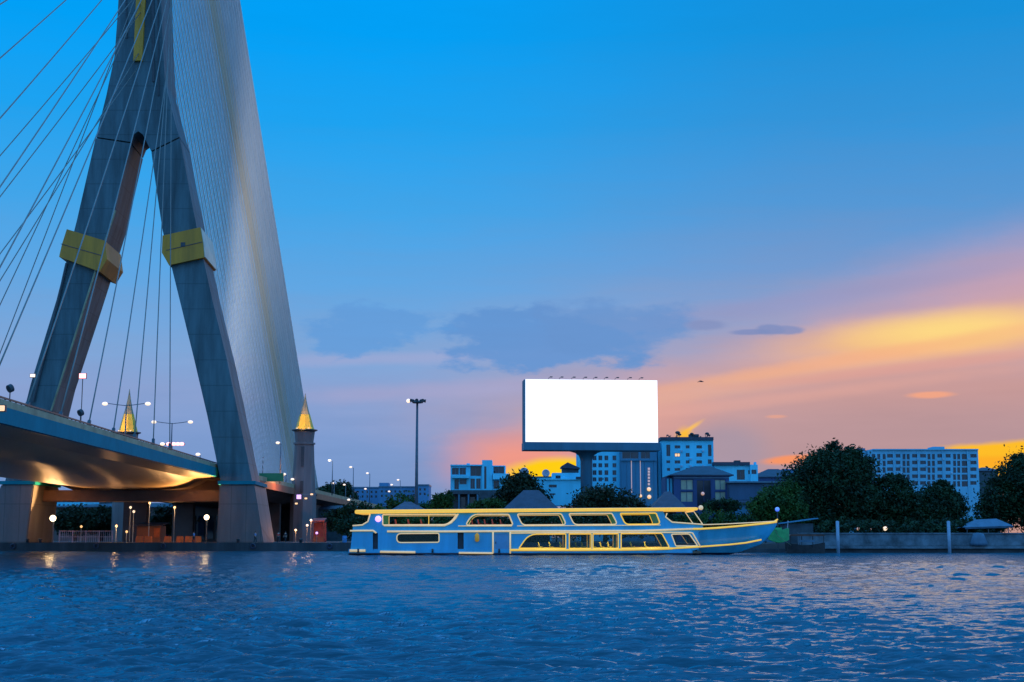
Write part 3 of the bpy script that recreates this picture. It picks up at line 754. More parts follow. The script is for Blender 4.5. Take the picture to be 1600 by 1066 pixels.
for x, lab in ((1310, 'pale metal mooring pile standing in the water, nearer the boat bow'), (1484, 'pale metal mooring pile standing in the water, nearer the right picture edge')):
    a, b = P(x, 866, 186), P(x, 815, 186)
    tag(obj('mooring_pile', MB().tube([(a.x, 186, -1), (a.x, 186, b.z)], .21, 12).ball((a.x, 186, b.z), .21, 10, .4), MT['pile'], loc=(a.x, 186, 0), smooth=True), lab, 'pile', 'mooring piles by the embankment')

# ------------------------------------------------------------------ billboard
bx0, bx1 = P(817, 640, 260).x, P(1026, 640, 262).x
zt, zs, zb = P(900, 595, 260).z, P(900, 692, 260).z, P(900, 705, 260).z
bb = thing('billboard', 'large blank white lit billboard on a single thick column', 'billboard', (P(916, 700, 262).x, 262, GZ))
rot = R(5.0)
def brot(mb, c=None):
    cx, cy = (bx0 + bx1) / 2, 260
    mb.v = [(cx + (x - cx) * math.cos(rot) - (y - cy) * math.sin(rot), cy + (x - cx) * math.sin(rot) + (y - cy) * math.cos(rot), z) for x, y, z in mb.v]
    return mb
obj('cabinet', brot(MB().box(bx0, bx1 - .15, 258.6, 261.9, zs - .05, zt - .03)), MT['bill_frame'], bb, bevel=.05)
obj('screen', brot(MB().box(bx0 + .28, bx1 - .16, 258.45, 258.62, zs, zt)), MT['screen'], bb)
obj('catwalk', brot(MB().box(bx0 - .1, bx1 + .1, 257.6, 262.0, zb, zs - .06)), MT['bill_frame'], bb, bevel=.05)
cxp = P(916, 730, 262).x
k = 262 / FPX
obj('column', MB().lathe([(9.2 * k, GZ), (9.2 * k, zb - 16 * k), (9.6 * k, zb - 12 * k), (12 * k, zb - 6 * k), (18 * k, zb - 2 * k), (26 * k, zb + .02)], (cxp, 261.5), 24, sy=.9), MT['bill_frame'], bb, smooth=True)
for x in (856, 873, 892, 910, 926, 943, 960, 980, 998):
    p = P(x, 594, 260)
    a = obj('lamp_arm', brot(MB().tube([(p.x, 259.5, zt - .05), (p.x, 258.8, zt + .35), (p.x + .25, 257.9, zt + .42)], .04, 5).box(p.x + .1, p.x + .55, 257.7, 258.1, zt + .3, zt + .46)), MT['steel_dark'], bb)

# ------------------------------------------------------------------ high mast
mp_ = P(652, 627, 240)
hm = thing('high_mast_light', 'tall dark floodlight mast standing alone against the sky', 'light mast', (mp_.x, 240, GZ))
obj('pole', MB().tube([(mp_.x, 240, GZ), (mp_.x, 240, mp_.z + .2)], [.34, .18], 10), MT['mast'], hm, smooth=True)
obj('crown_ring', MB().lathe([(.75, mp_.z - .35), (.85, mp_.z - .3), (.85, mp_.z - .15), (.3, mp_.z + .1)], (mp_.x, 240), 12), MT['steel_dark'], hm)
for i, a in enumerate((185, 225, 270, 315, 0, 60, 120)):
    x, y = mp_.x + 1.15 * math.cos(R(a)), 240 + 1.15 * math.sin(R(a))
    d = Vector((math.cos(R(a)), math.sin(R(a)), 0))
    b_ = obj('lamp_head', MB().tube([Vector((x, y, mp_.z + .08)) - d * .35, Vector((x, y, mp_.z + .02)) + d * .3], [.18, .3], 8), MT['steel_dark'], hm)
    if i == 0: obj('lit_lens', MB().ball((x + d.x * .35, y - .15, mp_.z + .03), .36, 8), MT['white_lamp'], b_, smooth=True)

# ------------------------------------------------------------------ buildings
def facade(root, x0, x1, yt, yb, Y, depth, m, wins, parent=None, fm='frame', name='wall', lit=()):
    """box with a pierced front; wins = pixel rects (xa,xb,ya,yb[,pane material])"""
    a, b = P(x0, yt, Y), P(x1, yt, Y)
    zb_ = P(x0, yb, Y).z if yb else GZ - .2
    holes = []; rects = []
    for w in wins:
        p, q = P(w[0], w[2], Y), P(w[1], w[3], Y)
        rects.append((p.x, q.x, q.z, p.z, w[4] if len(w) > 4 else 'pane')); holes.append(rect(p.x, q.x, q.z, p.z))
    mb = wallpanel(rect(a.x, b.x, zb_, a.z), holes, Y, Y + .35)
    mb.box(a.x, b.x, Y + .352, Y + depth, zb_, a.z)
    wall = obj(name, mb, m, root, fix=True)
    for xa, xb, za, zb2, pm in rects:
        t_ = min(.12, (xb - xa) * .14)
        fr = wallpanel(rect(xa, xb, za, zb2), [rect(xa + t_, xb - t_, za + t_, zb2 - t_)], Y + .10, Y + .22)
        if xb - xa > .9: fr.box((xa + xb) / 2 - .04, (xa + xb) / 2 + .04, Y + .12, Y + .2, za + t_, zb2 - t_)
        f = obj('window', fr, MT[fm], root)
        obj('pane', MB().box(xa + t_ * .5, xb - t_ * .5, Y + .24, Y + .33, za + t_ * .5, zb2 - t_ * .5), MT[pm], f)
    return wall
def pbox(x0, x1, y0, y1, Y, d, zb=None):
    a, b = P(x0, y0, Y), P(x1, y1, Y)
    return MB().box(a.x, b.x, Y, Y + d, b.z if zb is None else zb, a.z)
def roofhip(x0, x1, ye, yr, Y, d, rx0=None, rx1=None, over=.5):
    """hipped roof: eaves pixel row ye, ridge row yr"""
    a, b = P(x0, ye, Y), P(x1, ye, Y); r = P((x0 + x1) / 2, yr, Y + d * .5).z
    xa, xb = a.x - over, b.x + over; w = xb - xa
    ra = P(rx0, yr, Y + d * .5).x if rx0 else (xa + xb) / 2 - w * .12
    rb = P(rx1, yr, Y + d * .5).x if rx1 else (xa + xb) / 2 + w * .12
    z = a.z; y0, y1 = Y - over, Y + d + over
    return MB().add([(xa, y0, z), (xb, y0, z), (xb, y1, z), (xa, y1, z), (ra, Y + d * .5, r), (rb, Y + d * .5, r), (xa, y0, z - .2), (xb, y0, z - .2), (xb, y1, z - .2), (xa, y1, z - .2)],
                    [(0, 1, 5, 4), (1, 2, 5), (2, 3, 4, 5), (3, 0, 4), (0, 6, 7, 1), (1, 7, 8, 2), (2, 8, 9, 3), (3, 9, 6, 0), (6, 9, 8, 7)])

# A: white apartment block left of the billboard
Y = 330
A = thing('apartment_block', 'pale blue-white apartment block with stair tower, left of the billboard', 'building', (P(745, 770, Y).x, Y, GZ))
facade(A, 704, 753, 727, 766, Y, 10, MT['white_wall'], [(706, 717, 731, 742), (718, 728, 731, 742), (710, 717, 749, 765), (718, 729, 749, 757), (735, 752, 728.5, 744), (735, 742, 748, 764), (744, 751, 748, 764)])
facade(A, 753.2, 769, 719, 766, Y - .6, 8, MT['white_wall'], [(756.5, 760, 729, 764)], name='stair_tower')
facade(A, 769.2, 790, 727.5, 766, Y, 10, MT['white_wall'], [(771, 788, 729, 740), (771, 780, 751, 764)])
obj('balcony_slab', pbox(706, 733, 743, 747, Y - 1.6, 1.6), MT['white_wall2'], A)
obj('balcony_slab', pbox(770, 795, 740, 749, Y - 1.6, 1.6), MT['white_wall2'], A)
obj('roof_slab', pbox(703.5, 753, 726, 728, Y - .5, 11), MT['white_wall2'], A)
obj('chimney', pbox(729, 734, 724, 727.5, Y + .5, 2), MT['white_wall2'], A)
obj('base_storey', pbox(703, 784, 766, 800, Y - 1.5, 12, GZ - .2), MT['dark_wall'], A)
# dark frame house in front of A
Y = 300
A2 = thing('concrete_shell_house', 'dark unfinished concrete house with columns below the pale apartment block', 'building', (P(728, 790, Y).x, Y, GZ))
obj('roof_slab', pbox(702, 748, 769, 772, Y, 7), MT['dark_wall'], A2)
obj('wall', pbox(704, 746, 772, 800, Y + 3, 4, GZ - .2), MT['dark_wall'], A2)
for x in (703, 716, 731, 745): obj('column', pbox(x, x + 2.2, 772.05, 800, Y + .1, .3, GZ - .2), MT['teal_wall'], A2)
for x in (719, 734): obj('opening', pbox(x, x + 8, 777, 797, Y + 2.9, .08), MT['pane'], A2)
# B: white terraced house
Y = 320
Bh = thing('white_house', 'white house with flat terraces and small gabled penthouse beside the billboard column', 'house', (P(875, 780, Y).x, Y, GZ))
facade(Bh, 848, 909, 749, 790, Y, 9, MT['white_wall'], [(857.5, 870, 757.5, 762), (857, 868, 771, 773.5)])
obj('side_wing', pbox(838, 847.7, 748, 790, Y + .5, 8, GZ - .2), MT['white_wall2'], Bh)
facade(Bh, 863, 906, 739, 748.8, Y + 1, 7, MT['white_wall'], [(868, 876, 743, 748)], name='upper_floor')
obj('terrace_slab', pbox(847, 910, 748.1, 750, Y - .35, 9.4), MT['white_wall2'], Bh)
ph = obj('penthouse', pbox(878.5, 904, 730, 738.9, Y + 1.5, 5), MT['dark_wall'], Bh)
g0, g1, gr = P(876.5, 731, Y + 1), P(906, 733, Y + 1), P(887, 724.5, Y + 1)
obj('roof', MB().prism([g0, Vector((g1.x, Y + 1, g1.z)), Vector((g1.x, Y + 1, g1.z + .3)), gr + Vector((0, 0, .3)), Vector((g0.x, Y + 1, g0.z + .3)), ], (0, 6.5, 0)), MT['roof_dark'], ph)
obj('awning', pbox(900, 909, 745, 748, Y - 1, 1.2), MT['roof_dark'], Bh)
# satellite dishes / domes on the roofs behind
def dish(x, y, Y, r, label):
    p = P(x, y, Y)
    t = thing('satellite_dish', label, 'dish', (p.x, Y, p.z - r - 1.0), 'pale satellite dishes')
    mb = MB(); n = 16
    for i in range(4):
        rr = r * i / 3.0
        for k_ in range(n):
            a = 2 * math.pi * k_ / n
            mb.v.append((p.x + rr * math.cos(a), Y + .35 * r * (1 - (i / 3) ** 2) , p.z + rr * math.sin(a)))
    for i in range(3):
        for k_ in range(n):
            mb.f.append((i * n + k_, i * n + (k_ + 1) % n, (i + 1) * n + (k_ + 1) % n, (i + 1) * n + k_))
    o = obj('reflector', mb, MT['dish'], t, smooth=True, fix=False)
    so = o.modifiers.new('thick', 'SOLIDIFY'); so.thickness = .08
    obj('feed_arm', MB().tube([(p.x - r * .7, Y + .1, p.z - r * .7), (p.x, Y - r * .8, p.z), (p.x + r * .7, Y + .1, p.z - r * .7)], .07, 5), MT['dish'], t)
    obj('stand', MB().tube([(p.x, Y + .4, GZ + 3), (p.x, Y + .4, p.z)], .14, 6), MT['mast'], t)
# hidden low block carrying the dishes
Y = 345
D0 = thing('low_block', 'low pale block behind the dark tree, carrying satellite dishes', 'building', (P(832, 760, Y).x, Y, GZ))
obj('wall', pbox(805, 862, 746, 800, Y, 9, GZ - .2), MT['white_wall2'], D0)
obj('parapet', pbox(804, 863, 744.5, 746, Y - .2, 9.4), MT['roof_dark'], D0)
dish(819, 738, 346, 1.15, 'pale satellite dish, larger and left of the pair against the yellow sky')
dish(853, 739.5, 346, .95, 'pale round satellite dish, right of the pair against the yellow sky')
# C: white grid-window block and teal cladding block behind the billboard column
Y = 350
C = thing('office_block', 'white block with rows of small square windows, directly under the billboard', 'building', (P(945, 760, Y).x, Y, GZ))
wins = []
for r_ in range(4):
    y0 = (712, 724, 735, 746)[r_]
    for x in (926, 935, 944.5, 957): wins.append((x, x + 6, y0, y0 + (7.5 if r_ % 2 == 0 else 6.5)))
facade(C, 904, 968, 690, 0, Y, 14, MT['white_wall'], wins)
Y = 348
C2 = thing('clad_block', 'grey teal clad block with orange light strips, under the right half of the billboard', 'building', (P(998, 760, Y).x, Y, GZ))
facade(C2, 968.6, 1026, 690, 0, Y, 14, MT['teal_wall'], [(972, 998, 706, 717), (1001, 1016, 706, 717)])
for x in (986, 1000): obj('light_strip', pbox(x, x + 1.6, 720, 770 if x < 990 else 776, Y - .15, .14), MT['orange_strip'], C2)
obj('cornice', pbox(970, 1027, 718, 720, Y - .4, .38), MT['teal_wall'], C2)
for x in (970, 979, 993, 1007, 1021): obj('rib', pbox(x, x + 1.0, 720.2, 785, Y - .1, .1), MT['frame'], C2)
for y in (731, 735.5, 740, 745, 750, 755): obj('sign_letter', pbox(1012.3, 1015.5, y, y + 3.3, Y - .2, .18), MT['orange_strip'], C2)
for x, y in ((1014, 764.5), (1014.5, 776.5), (1001, 775)):
    p = P(x, y, Y - .3); obj('wall_lamp', MB().ball(p, .5 if x > 1005 else .36, 10), MT['pane_lit'], C2, smooth=True)
# D: tall white hotel
Y = 352
Dh = thing('tall_block', 'tallest pale block with dark parapet and rooftop tanks, right of the billboard', 'building', (P(1075, 740, Y).x, Y, GZ))
wins = []
for y0, hs in ((696, 5), (708, 6), (719.5, 5), (731.5, 4.5)):
    for x, w in ((1054, 9), (1071.5, 6), (1088, 9)):
        wins.append((x, x + w, y0, y0 + hs, 'pane_lit' if (x == 1054 and y0 == 708) else 'pane'))
wins += [(1041, 1047, 719.5, 724), (1042, 1047, 731.5, 736), (1041, 1047.5, 695, 713), (1106, 1112, 695, 713), (1106, 1112, 718, 725)]
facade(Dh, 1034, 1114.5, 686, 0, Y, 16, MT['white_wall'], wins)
obj('side_bay', pbox(1028, 1033.8, 693, 800, Y + 2.5, 12, GZ - .2), MT['white_wall2'], Dh)
obj('parapet', pbox(1032, 1115, 683, 688, Y - .5, 17), MT['roof_dark'], Dh)
def junk(x, y0, y1, seed):
    rr = random.Random(seed); mb = MB(); b0 = P(x, y1, Y + 4); h = P(x, y0, Y + 4).z - b0.z
    for i in range(5):
        a = Vector((b0.x + rr.uniform(-.7, .7), Y + 4 + rr.uniform(-.5, .5), b0.z)); b_ = a + Vector((rr.uniform(-.6, .6), 0, h * rr.uniform(.5, .9)))
        mb.tube([a, b_], .07, 5)
    mb.ball((b0.x, Y + 4, b0.z + h * .75), h * .3, 8, .8, 1.3); mb.ball((b0.x + .5, Y + 4, b0.z + h * .45), h * .22, 8, .8, 1.2)
    return mb
for i, (x, y0) in enumerate(((1043, 679), (1059, 673.5), (1081, 676), (1105, 675.5), (1091, 680))):
    obj('rooftop_tank', junk(x, y0, 684, i), MT['steel_dark'], Dh)
for x, y in ((1063.5, 703.5), (1077.8, 716), (1097.2, 703.5), (1063.5, 727), (1097.2, 727), (1077.8, 727)):
    obj('air_conditioner', pbox(x, x + 3.2, y, y + 2.6, Y - .45, .44), MT['frame_light'], Dh)
tk = MB().box(P(1077, 680, Y + 4).x, P(1092, 680, Y + 4).x, Y + 4, Y + 6, P(1077, 683, Y + 4).z, P(1077, 678.5, Y + 4).z)
obj('plant_room', tk, MT['roof_dark'], Dh)
# E
Y = 350
Eh = thing('low_white_building', 'low white building with dark flat roof, right of the tallest block', 'building', (P(1150, 740, Y).x, Y, GZ))
facade(Eh, 1117, 1172, 727, 0, Y, 10, MT['white_wall2'], [(1120, 1130, 735, 741), (1151, 1164, 734, 750), (1169, 1171.5, 735, 741)])
facade(Eh, 1172.3, 1184, 726, 0, Y - 1, 6, MT['white_wall'], [(1174, 1182, 734, 741)], name='end_bay')
obj('roof_slab', pbox(1115, 1172, 722, 727, Y - .6, 11), MT['roof_dark'], Eh)
obj('rooftop_unit', pbox(1148, 1157, 719.5, 722, Y + 3, 2), MT['steel_dark'], Eh)
obj('chimney', pbox(1179, 1182, 722, 726, Y, 1.5), MT['white_wall'], Eh)
# F navy hipped house
Y = 270
Fh = thing('navy_house', 'navy blue house with hipped roof and two tall pale windows', 'house', (P(1098, 760, Y).x, Y, GZ))
facade(Fh, 1053, 1139, 742, 0, Y, 13, MT['navy_wall'], [(1063, 1083.5, 749, 766, 'blinds'), (1063, 1083.5, 768, 785, 'blinds'), (1116.5, 1134.5, 749, 766, 'blinds'), (1116.5, 1134.5, 768, 785, 'blinds'), (1088, 1112, 750, 792, 'pane')], fm='navy_wall')
obj('roof', roofhip(1050, 1142, 742, 728.5, Y, 13, 1085, 1110), MT['roof_dark'], Fh)
obj('side_wing', pbox(1040, 1052.8, 746, 800, Y + 1.5, 8, GZ - .2), MT['navy_wall'], Fh)
for x in (1042, 1047): obj('side_window', pbox(x, x + 3.5, 748, 772, Y + 1.38, .1), MT['white_wall'], Fh)
p = P(1098, 771.5, Y - .3); obj('door_lantern', MB().ball(p, .35, 8), MT['orange_strip'], Fh, smooth=True)
obj('string_course', pbox(1053, 1139, 746, 747.5, Y - .2, .19), MT['frame'], Fh)
# G shed
Y = 262
Gs = thing('flat_shed', 'long dark blue flat-roofed shed between the navy house and the trees', 'shed', (P(1185, 780, Y).x, Y, GZ))
obj('wall', pbox(1139.5, 1235, 754.5, 800, Y + 5, 8, GZ - .2), MT['shed_wall'], Gs)
obj('roof_slab', pbox(1138, 1237, 752, 754.5, Y + 4.2, 9.5), MT['frame'], Gs)
obj('awning', MB().prism([P(1139, 785, Y), P(1139, 788, Y), P(1230, 788, Y), P(1230, 785, Y)], (0, 4.9, .6)), MT['roof_dark'], Gs)
obj('lower_wall', pbox(1139, 1230, 788.5, 815, Y + .6, 4, GZ - .2), MT['teal_wall'], Gs)
Y = 380
Hs = thing('hip_roofed_hall', 'dark hipped roof hall showing above the flat shed', 'building', (P(1212, 750, Y).x, Y, GZ))
obj('wall', pbox(1180, 1246, 744, 800, Y, 12, GZ - .2), MT['navy_wall'], Hs)
obj('roof', roofhip(1180, 1246, 745, 733, Y, 12, 1200, 1216), MT['roof_dark'], Hs)
Y = 470
Hs2 = thing('far_low_block', 'small blue far block left of the tallest tree', 'building', (P(1240, 740, Y).x, Y, GZ))
obj('wall', pbox(1224, 1262, 735, 800, Y, 12, GZ - .2), MT['far_wall'], Hs2); obj('parapet', pbox(1223, 1263, 733, 735, Y - .3, 12.6), MT['far_wall'], Hs2)
# pavilions in front (dark hipped roofs / mounds)
def pavilion(x0, x1, ye, yr, Y, d, m, label, rx0=None, rx1=None):
    t = thing('pavilion', label, 'pavilion', (P((x0 + x1) / 2, ye, Y).x, Y, GZ))
    obj('roof', roofhip(x0, x1, ye, yr, Y, d, rx0, rx1), MT[m], t)
    a, b = P(x0 + 3, ye, Y), P(x1 - 3, ye, Y)
    obj('wall', MB().box(a.x + 1.2, b.x - 1.2, Y + 1.6, Y + d - 1, GZ - .1, a.z - .05), MT['dark_wall'], t)
    for fx in (.02, .35, .65, .98):
        x = a.x + (b.x - a.x) * fx; obj('post', MB().box(x - .12, x + .12, Y + .2, Y + .44, GZ - .1, a.z - .2), MT['dark_wall'], t)
    return t
pavilion(786, 874, 800, 766, 232, 9, 'roof_dark', 'broad dark grey hipped roof in front of the white house', 818, 842)
pavilion(1020, 1072, 797, 768, 240, 9, 'roof_dark', 'steep dark roof at the left foot of the navy house', 1040, 1047)
pavilion(616, 660, 797, 784, 236, 8, 'roof_purple', 'low purple-brown hipped roof behind the boat stern, at the foot of the mast', 632, 642)
# right apartment block
Y = 430
H = thing('long_apartment_block', 'long pale apartment block with a grid of windows above the right trees', 'building', (P(1440, 740, Y).x, Y, GZ))
wins = []
rows = (709.5, 720, 730.5, 741.5, 752)
for r_, y0 in enumerate(rows):
    for x, w in ((1362, 6), (1370.5, 5), (1379, 5), (1386, 9.5), (1399.5, 7.5), (1410, 5), (1416.5, 5), (1425, 9.5), (1437.5, 9.5), (1449, 5), (1456, 5), (1464.5, 8), (1477.5, 8), (1489, 5), (1495.5, 5), (1502.5, 10), (1516, 10)):
        tall = x in (1370.5, 1379, 1410, 1416.5, 1449, 1456, 1489, 1495.5, 1502.5)
        wins.append((x, x + w, y0, y0 + (8.6 if tall else 5.8)))
facade(H, 1356, 1528, 703, 0, Y, 16, MT['hotel_wall'], wins)
obj('parapet', pbox(1364, 1529, 701.5, 703.5, Y - .5, 17), MT['hotel_wall'], H)
obj('stair_head', pbox(1458, 1476, 698, 702, Y + 2, 6), MT['hotel_wall'], H)
obj('side_wing', pbox(1337, 1355.6, 705, 800, Y + 1.5, 12, GZ - .2), MT['hotel_wall'], H)
obj('rooftop_unit', pbox(1340, 1352, 700.5, 705, Y + 4, 4), MT['frame'], H)
for x in (1361, 1397, 1435, 1474, 1513): obj('pilaster', pbox(x, x + 1.1, 704, 790, Y - .18, .175), MT['hotel_wall'], H)
for x, y in ((1393, 716.5), (1407, 727), (1433, 716.5), (1446.5, 727), (1473, 716.5), (1486, 738), (1512.7, 716.5), (1407, 738.5), (1368.3, 727)):
    obj('air_conditioner', pbox(x, x + 2.6, y, y + 2.2, Y - .45, .44), MT['frame_light'], H)
Y = 480
Hf = thing('far_house', 'small dark house against the yellow sky at the foot of the rightmost tree', 'house', (P(1545, 740, Y).x, Y, GZ))
obj('wall', pbox(1529, 1562, 735, 800, Y, 9, GZ - .2), MT['dark_wall'], Hf); obj('roof', roofhip(1529, 1562, 735.5, 730.5, Y, 9), MT['roof_dark'], Hf)
# far blue blocks left of the mast
for (x0, x1, yt, Y, lab, wl) in ((548, 594, 762, 520, 'far plain blue block just behind the viaduct end', 0), (592, 652, 761, 500, 'long far blue block with ribbed front left of the mast', 1), (652, 670, 758, 490, 'narrow far blue block touching the mast', 0),
                                 (500, 552, 768, 470, 'dark far block behind the viaduct trees', 2), (88, 134, 776, 420, 'bright blue block seen beneath the bridge deck', 3), (136, 212, 782, 440, 'grey block seen beneath the bridge deck, right of the blue one', 2)):
    t = thing('far_block', lab, 'building', (P((x0 + x1) / 2, 780, Y).x, Y, GZ))
    wins = [(x, x + 3.2, yt + 5 + 7 * r_, yt + 9 + 7 * r_) for r_ in range(2) for x in np.arange(x0 + 3, x1 - 5, 7.0)] if wl != 2 else []
    facade(t, x0, x1, yt, 0, Y, 14, MT[('far_wall', 'far_wall', 'dark_wall', 'white_wall')[wl]], wins)
    obj('parapet', pbox(x0 - .5, x1 + .5, yt - 1.2, yt + .8, Y - .3, 14.6), MT['frame'], t)
    if wl == 1: obj('rooftop_unit', pbox(592.5, 607, 754.5, yt - 1.3, Y + 2, 6), MT['far_wall'], t)

# ------------------------------------------------------------------ trees
def tree(name, label, blobs, Y, n, leaf, m, group='trees on the far bank', cat='tree', depth=.8, seed=1, trunk=True, sprigs=()):
    """blobs: (px, py, rx px, ry px); the crown is thousands of leaf-sized quads in uneven clumps"""
    g_ = np.random.default_rng(seed); k = Y / FPX
    base = P(blobs[0][0], blobs[0][1], Y); loc = Vector((base.x, Y, GZ))
    t = thing(name, label, cat, loc, group)
    vol = np.array([b[2] * b[3] for b in blobs], float); vol /= vol.sum()
    cs = []
    for b, w in zip(blobs, vol):
        c = P(b[0], b[1], Y); rx, rz = b[2] * k, b[3] * k; ry = rx * depth
        m_ = max(60, int(n * w))
        nc = max(6, int(m_ / 45))
        d = g_.normal(size=(nc, 3)); d /= np.linalg.norm(d, axis=1)[:, None]
        rad = g_.uniform(.45, 1.0, nc) ** .5
        d[:, 1] -= .25 * np.abs(d[:, 1])
        cc = np.array(c)[None] + d * rad[:, None] * np.array([rx, ry, rz])[None]
        pick = g_.integers(0, nc, m_)
        size = g_.uniform(.10, .24, nc) * min(rx, rz) + leaf * .6
        p = cc[pick] + g_.normal(size=(m_, 3)) * size[pick][:, None] * np.array([1, 1, .75])[None]
        cs.append(p)
    for (sx, sy, sr) in sprigs:
        c = np.array(P(sx, sy, Y)); mm = int(60 + 10 * sr); cs.append(c[None] + g_.normal(size=(mm, 3)) * sr * k * .45)
    p = np.concatenate(cs); p = p[p[:, 2] > GZ + .1]; N = len(p)
    a = g_.normal(size=(N, 3)); a /= np.linalg.norm(a, axis=1)[:, None]
    b_ = g_.normal(size=(N, 3)); b_ -= a * (a * b_).sum(1)[:, None]; b_ /= np.linalg.norm(b_, axis=1)[:, None]
    s = (g_.uniform(.55, 1.25, N) * leaf)[:, None]
    V = np.stack([p - a * s * .9, p + b_ * s * .45 - a * s * .1, p + a * s * .9, p - b_ * s * .45 - a * s * .1], 1).reshape(-1, 3) - np.array(loc)[None]
    me = bpy.data.meshes.new('crown')
    me.vertices.add(N * 4); me.vertices.foreach_set('co', V.astype(np.float32).ravel())
    me.loops.add(N * 4); me.loops.foreach_set('vertex_index', np.arange(N * 4, dtype=np.int32))
    me.polygons.add(N); me.polygons.foreach_set('loop_start', (np.arange(N) * 4).astype(np.int32)); me.polygons.foreach_set('loop_total', np.full(N, 4, np.int32))
    me.update(); me.materials.append(MT[m])
    o = bpy.data.objects.new('crown', me); COL.objects.link(o); o.parent = t
    if trunk:
        mb = MB(); zc = base.z
        mb.tube([(base.x, Y, GZ - .2), (base.x + .15, Y, GZ + (zc - GZ) * .5), (base.x, Y, zc)], [.45, .34, .18], 8)
        for b in blobs[:7]:
            c = P(b[0], b[1], Y); s0 = Vector((base.x, Y, GZ + (min(zc, c.z) - GZ) * .55))
            mb.tube([s0, s0.lerp(c, .55) + Vector((0, 0, .4)), c], [.24, .16, .06], 6)
        obj('trunk', mb, MT['bark'], t, smooth=True)
    return t
tree('broad_tree', 'tallest dark broad tree right of the flat shed, with sprigs at its top',
     [(1300, 748, 60, 42), (1270, 765, 45, 40), (1335, 735, 30, 28), (1300, 720, 34, 18), (1250, 790, 42, 36), (1320, 790, 55, 40), (1285, 812, 60, 24)], 215, 42000, .30, 'leaf', seed=3,
     sprigs=[(1296, 699, 9), (1304, 697, 8), (1328, 703, 7), (1273, 722, 9), (1310, 704, 9), (1285, 708, 8), (1340, 708, 8)])
tree('bushy_tree', 'dark bushy tree in front of the long apartment block, left of its centre', [(1396, 775, 32, 24), (1352, 790, 30, 30), (1440, 812, 40, 26), (1375, 795, 32, 28), (1412, 800, 36, 28), (1396, 755, 22, 11)], 212, 22000, .30, 'leaf', seed=4, sprigs=[(1390, 745, 6), (1406, 746, 6)])
tree('bushy_tree', 'dark bushy tree below the right end of the long apartment block', [(1466, 785, 30, 24), (1446, 802, 32, 26), (1486, 802, 20, 28), (1473, 763, 13, 8)], 213, 20000, .30, 'leaf', seed=5, sprigs=[(1473, 754, 5), (1494, 774, 6)])
tree('broad_tree', 'broad green tree cut off by the right picture edge', [(1600, 748, 42, 30), (1572, 775, 36, 30), (1625, 770, 55, 60), (1556, 802, 30, 26), (1606, 724, 22, 14)], 218, 30000, .30, 'leaf', seed=6, sprigs=[(1584, 716, 7), (1560, 752, 6)])
tree('leafy_bush', 'bright green leafy bush between the shed and the tallest tree', [(1215, 785, 28, 24), (1195, 795, 22, 18), (1232, 800, 26, 26), (1235, 765, 14, 12)], 205, 14000, .26, 'leaf2', group=None, cat='bush', seed=7)
tree('dense_tree', 'dark tree between the pale apartment block and the white house', [(812, 768, 30, 24), (800, 782, 22, 20), (832, 780, 22, 22), (818, 750, 16, 8)], 300, 9000, .45, 'leaf3', seed=8)
tree('round_tree', 'dark domed tree under the billboard, right of its column', [(945, 785, 46, 24), (915, 800, 38, 20), (978, 800, 36, 20), (945, 812, 60, 18)], 245, 12000, .36, 'leaf3', seed=9)
tree('round_tree', 'dark green domed tree behind the boat stern, left of the mast', [(628, 786, 24, 14), (610, 798, 24, 14), (646, 798, 24, 14), (628, 814, 40, 16)], 262, 6000, .34, 'leaf2', seed=10)
tree('young_tree', 'green young tree left of the dark unfinished house', [(690, 790, 14, 18), (683, 797, 10, 10), (697, 782, 8, 12)], 285, 5000, .36, 'leaf2', seed=11)
tree('dense_tree', 'dark tree behind the viaduct, left of the pair over its parapet', [(514, 768, 16, 10), (508, 776, 14, 10)], 420, 3500, .5, 'leaf', seed=12)
tree('dense_tree', 'dark tree behind the viaduct, right of the pair over its parapet', [(536, 766, 12, 11), (540, 776, 16, 10)], 425, 3500, .5, 'leaf', seed=13)
tree('leafy_bush', 'dark green bush under the dark unfinished house', [(765, 792, 26, 10), (745, 797, 20, 8)], 275, 4000, .34, 'leaf2', group=None, cat='bush', seed=14)
tree('leafy_bush', 'low bush at the door of the navy house', [(1130, 790, 26, 8), (1110, 793, 16, 6)], 258, 4000, .3, 'leaf', group=None, cat='bush', seed=15)
for i, (x, lab) in enumerate(((118, 'dark tree under the bridge, next to the orange-lit pedestal'), (160, 'dark tree under the bridge, between the blue and grey blocks'), (196, 'dark tree under the bridge, left of the globe lamps'), (268, 'dark tree under the bridge behind the orange barriers'))):
    tree('dense_tree', lab, [(x, 812, 26, 20), (x - 14, 818, 18, 14), (x + 14, 816, 20, 16)], 300 + 6 * i, 5000, .45, 'leaf3', group='trees under the bridge', seed=20 + i)
tree('dense_tree', 'dark tree behind the red awning, past the viaduct', [(560, 806, 26, 18), (530, 812, 24, 16)], 300, 5000, .45, 'leaf', seed=31)
tree('leafy_bush', 'dark undergrowth filling the bank behind the embankment wall', [(1440, 826, 90, 10), (1330, 826, 70, 10), (1520, 824, 50, 11)], 199, 9000, .3, 'leaf', group=None, cat='bush', seed=32, trunk=False)

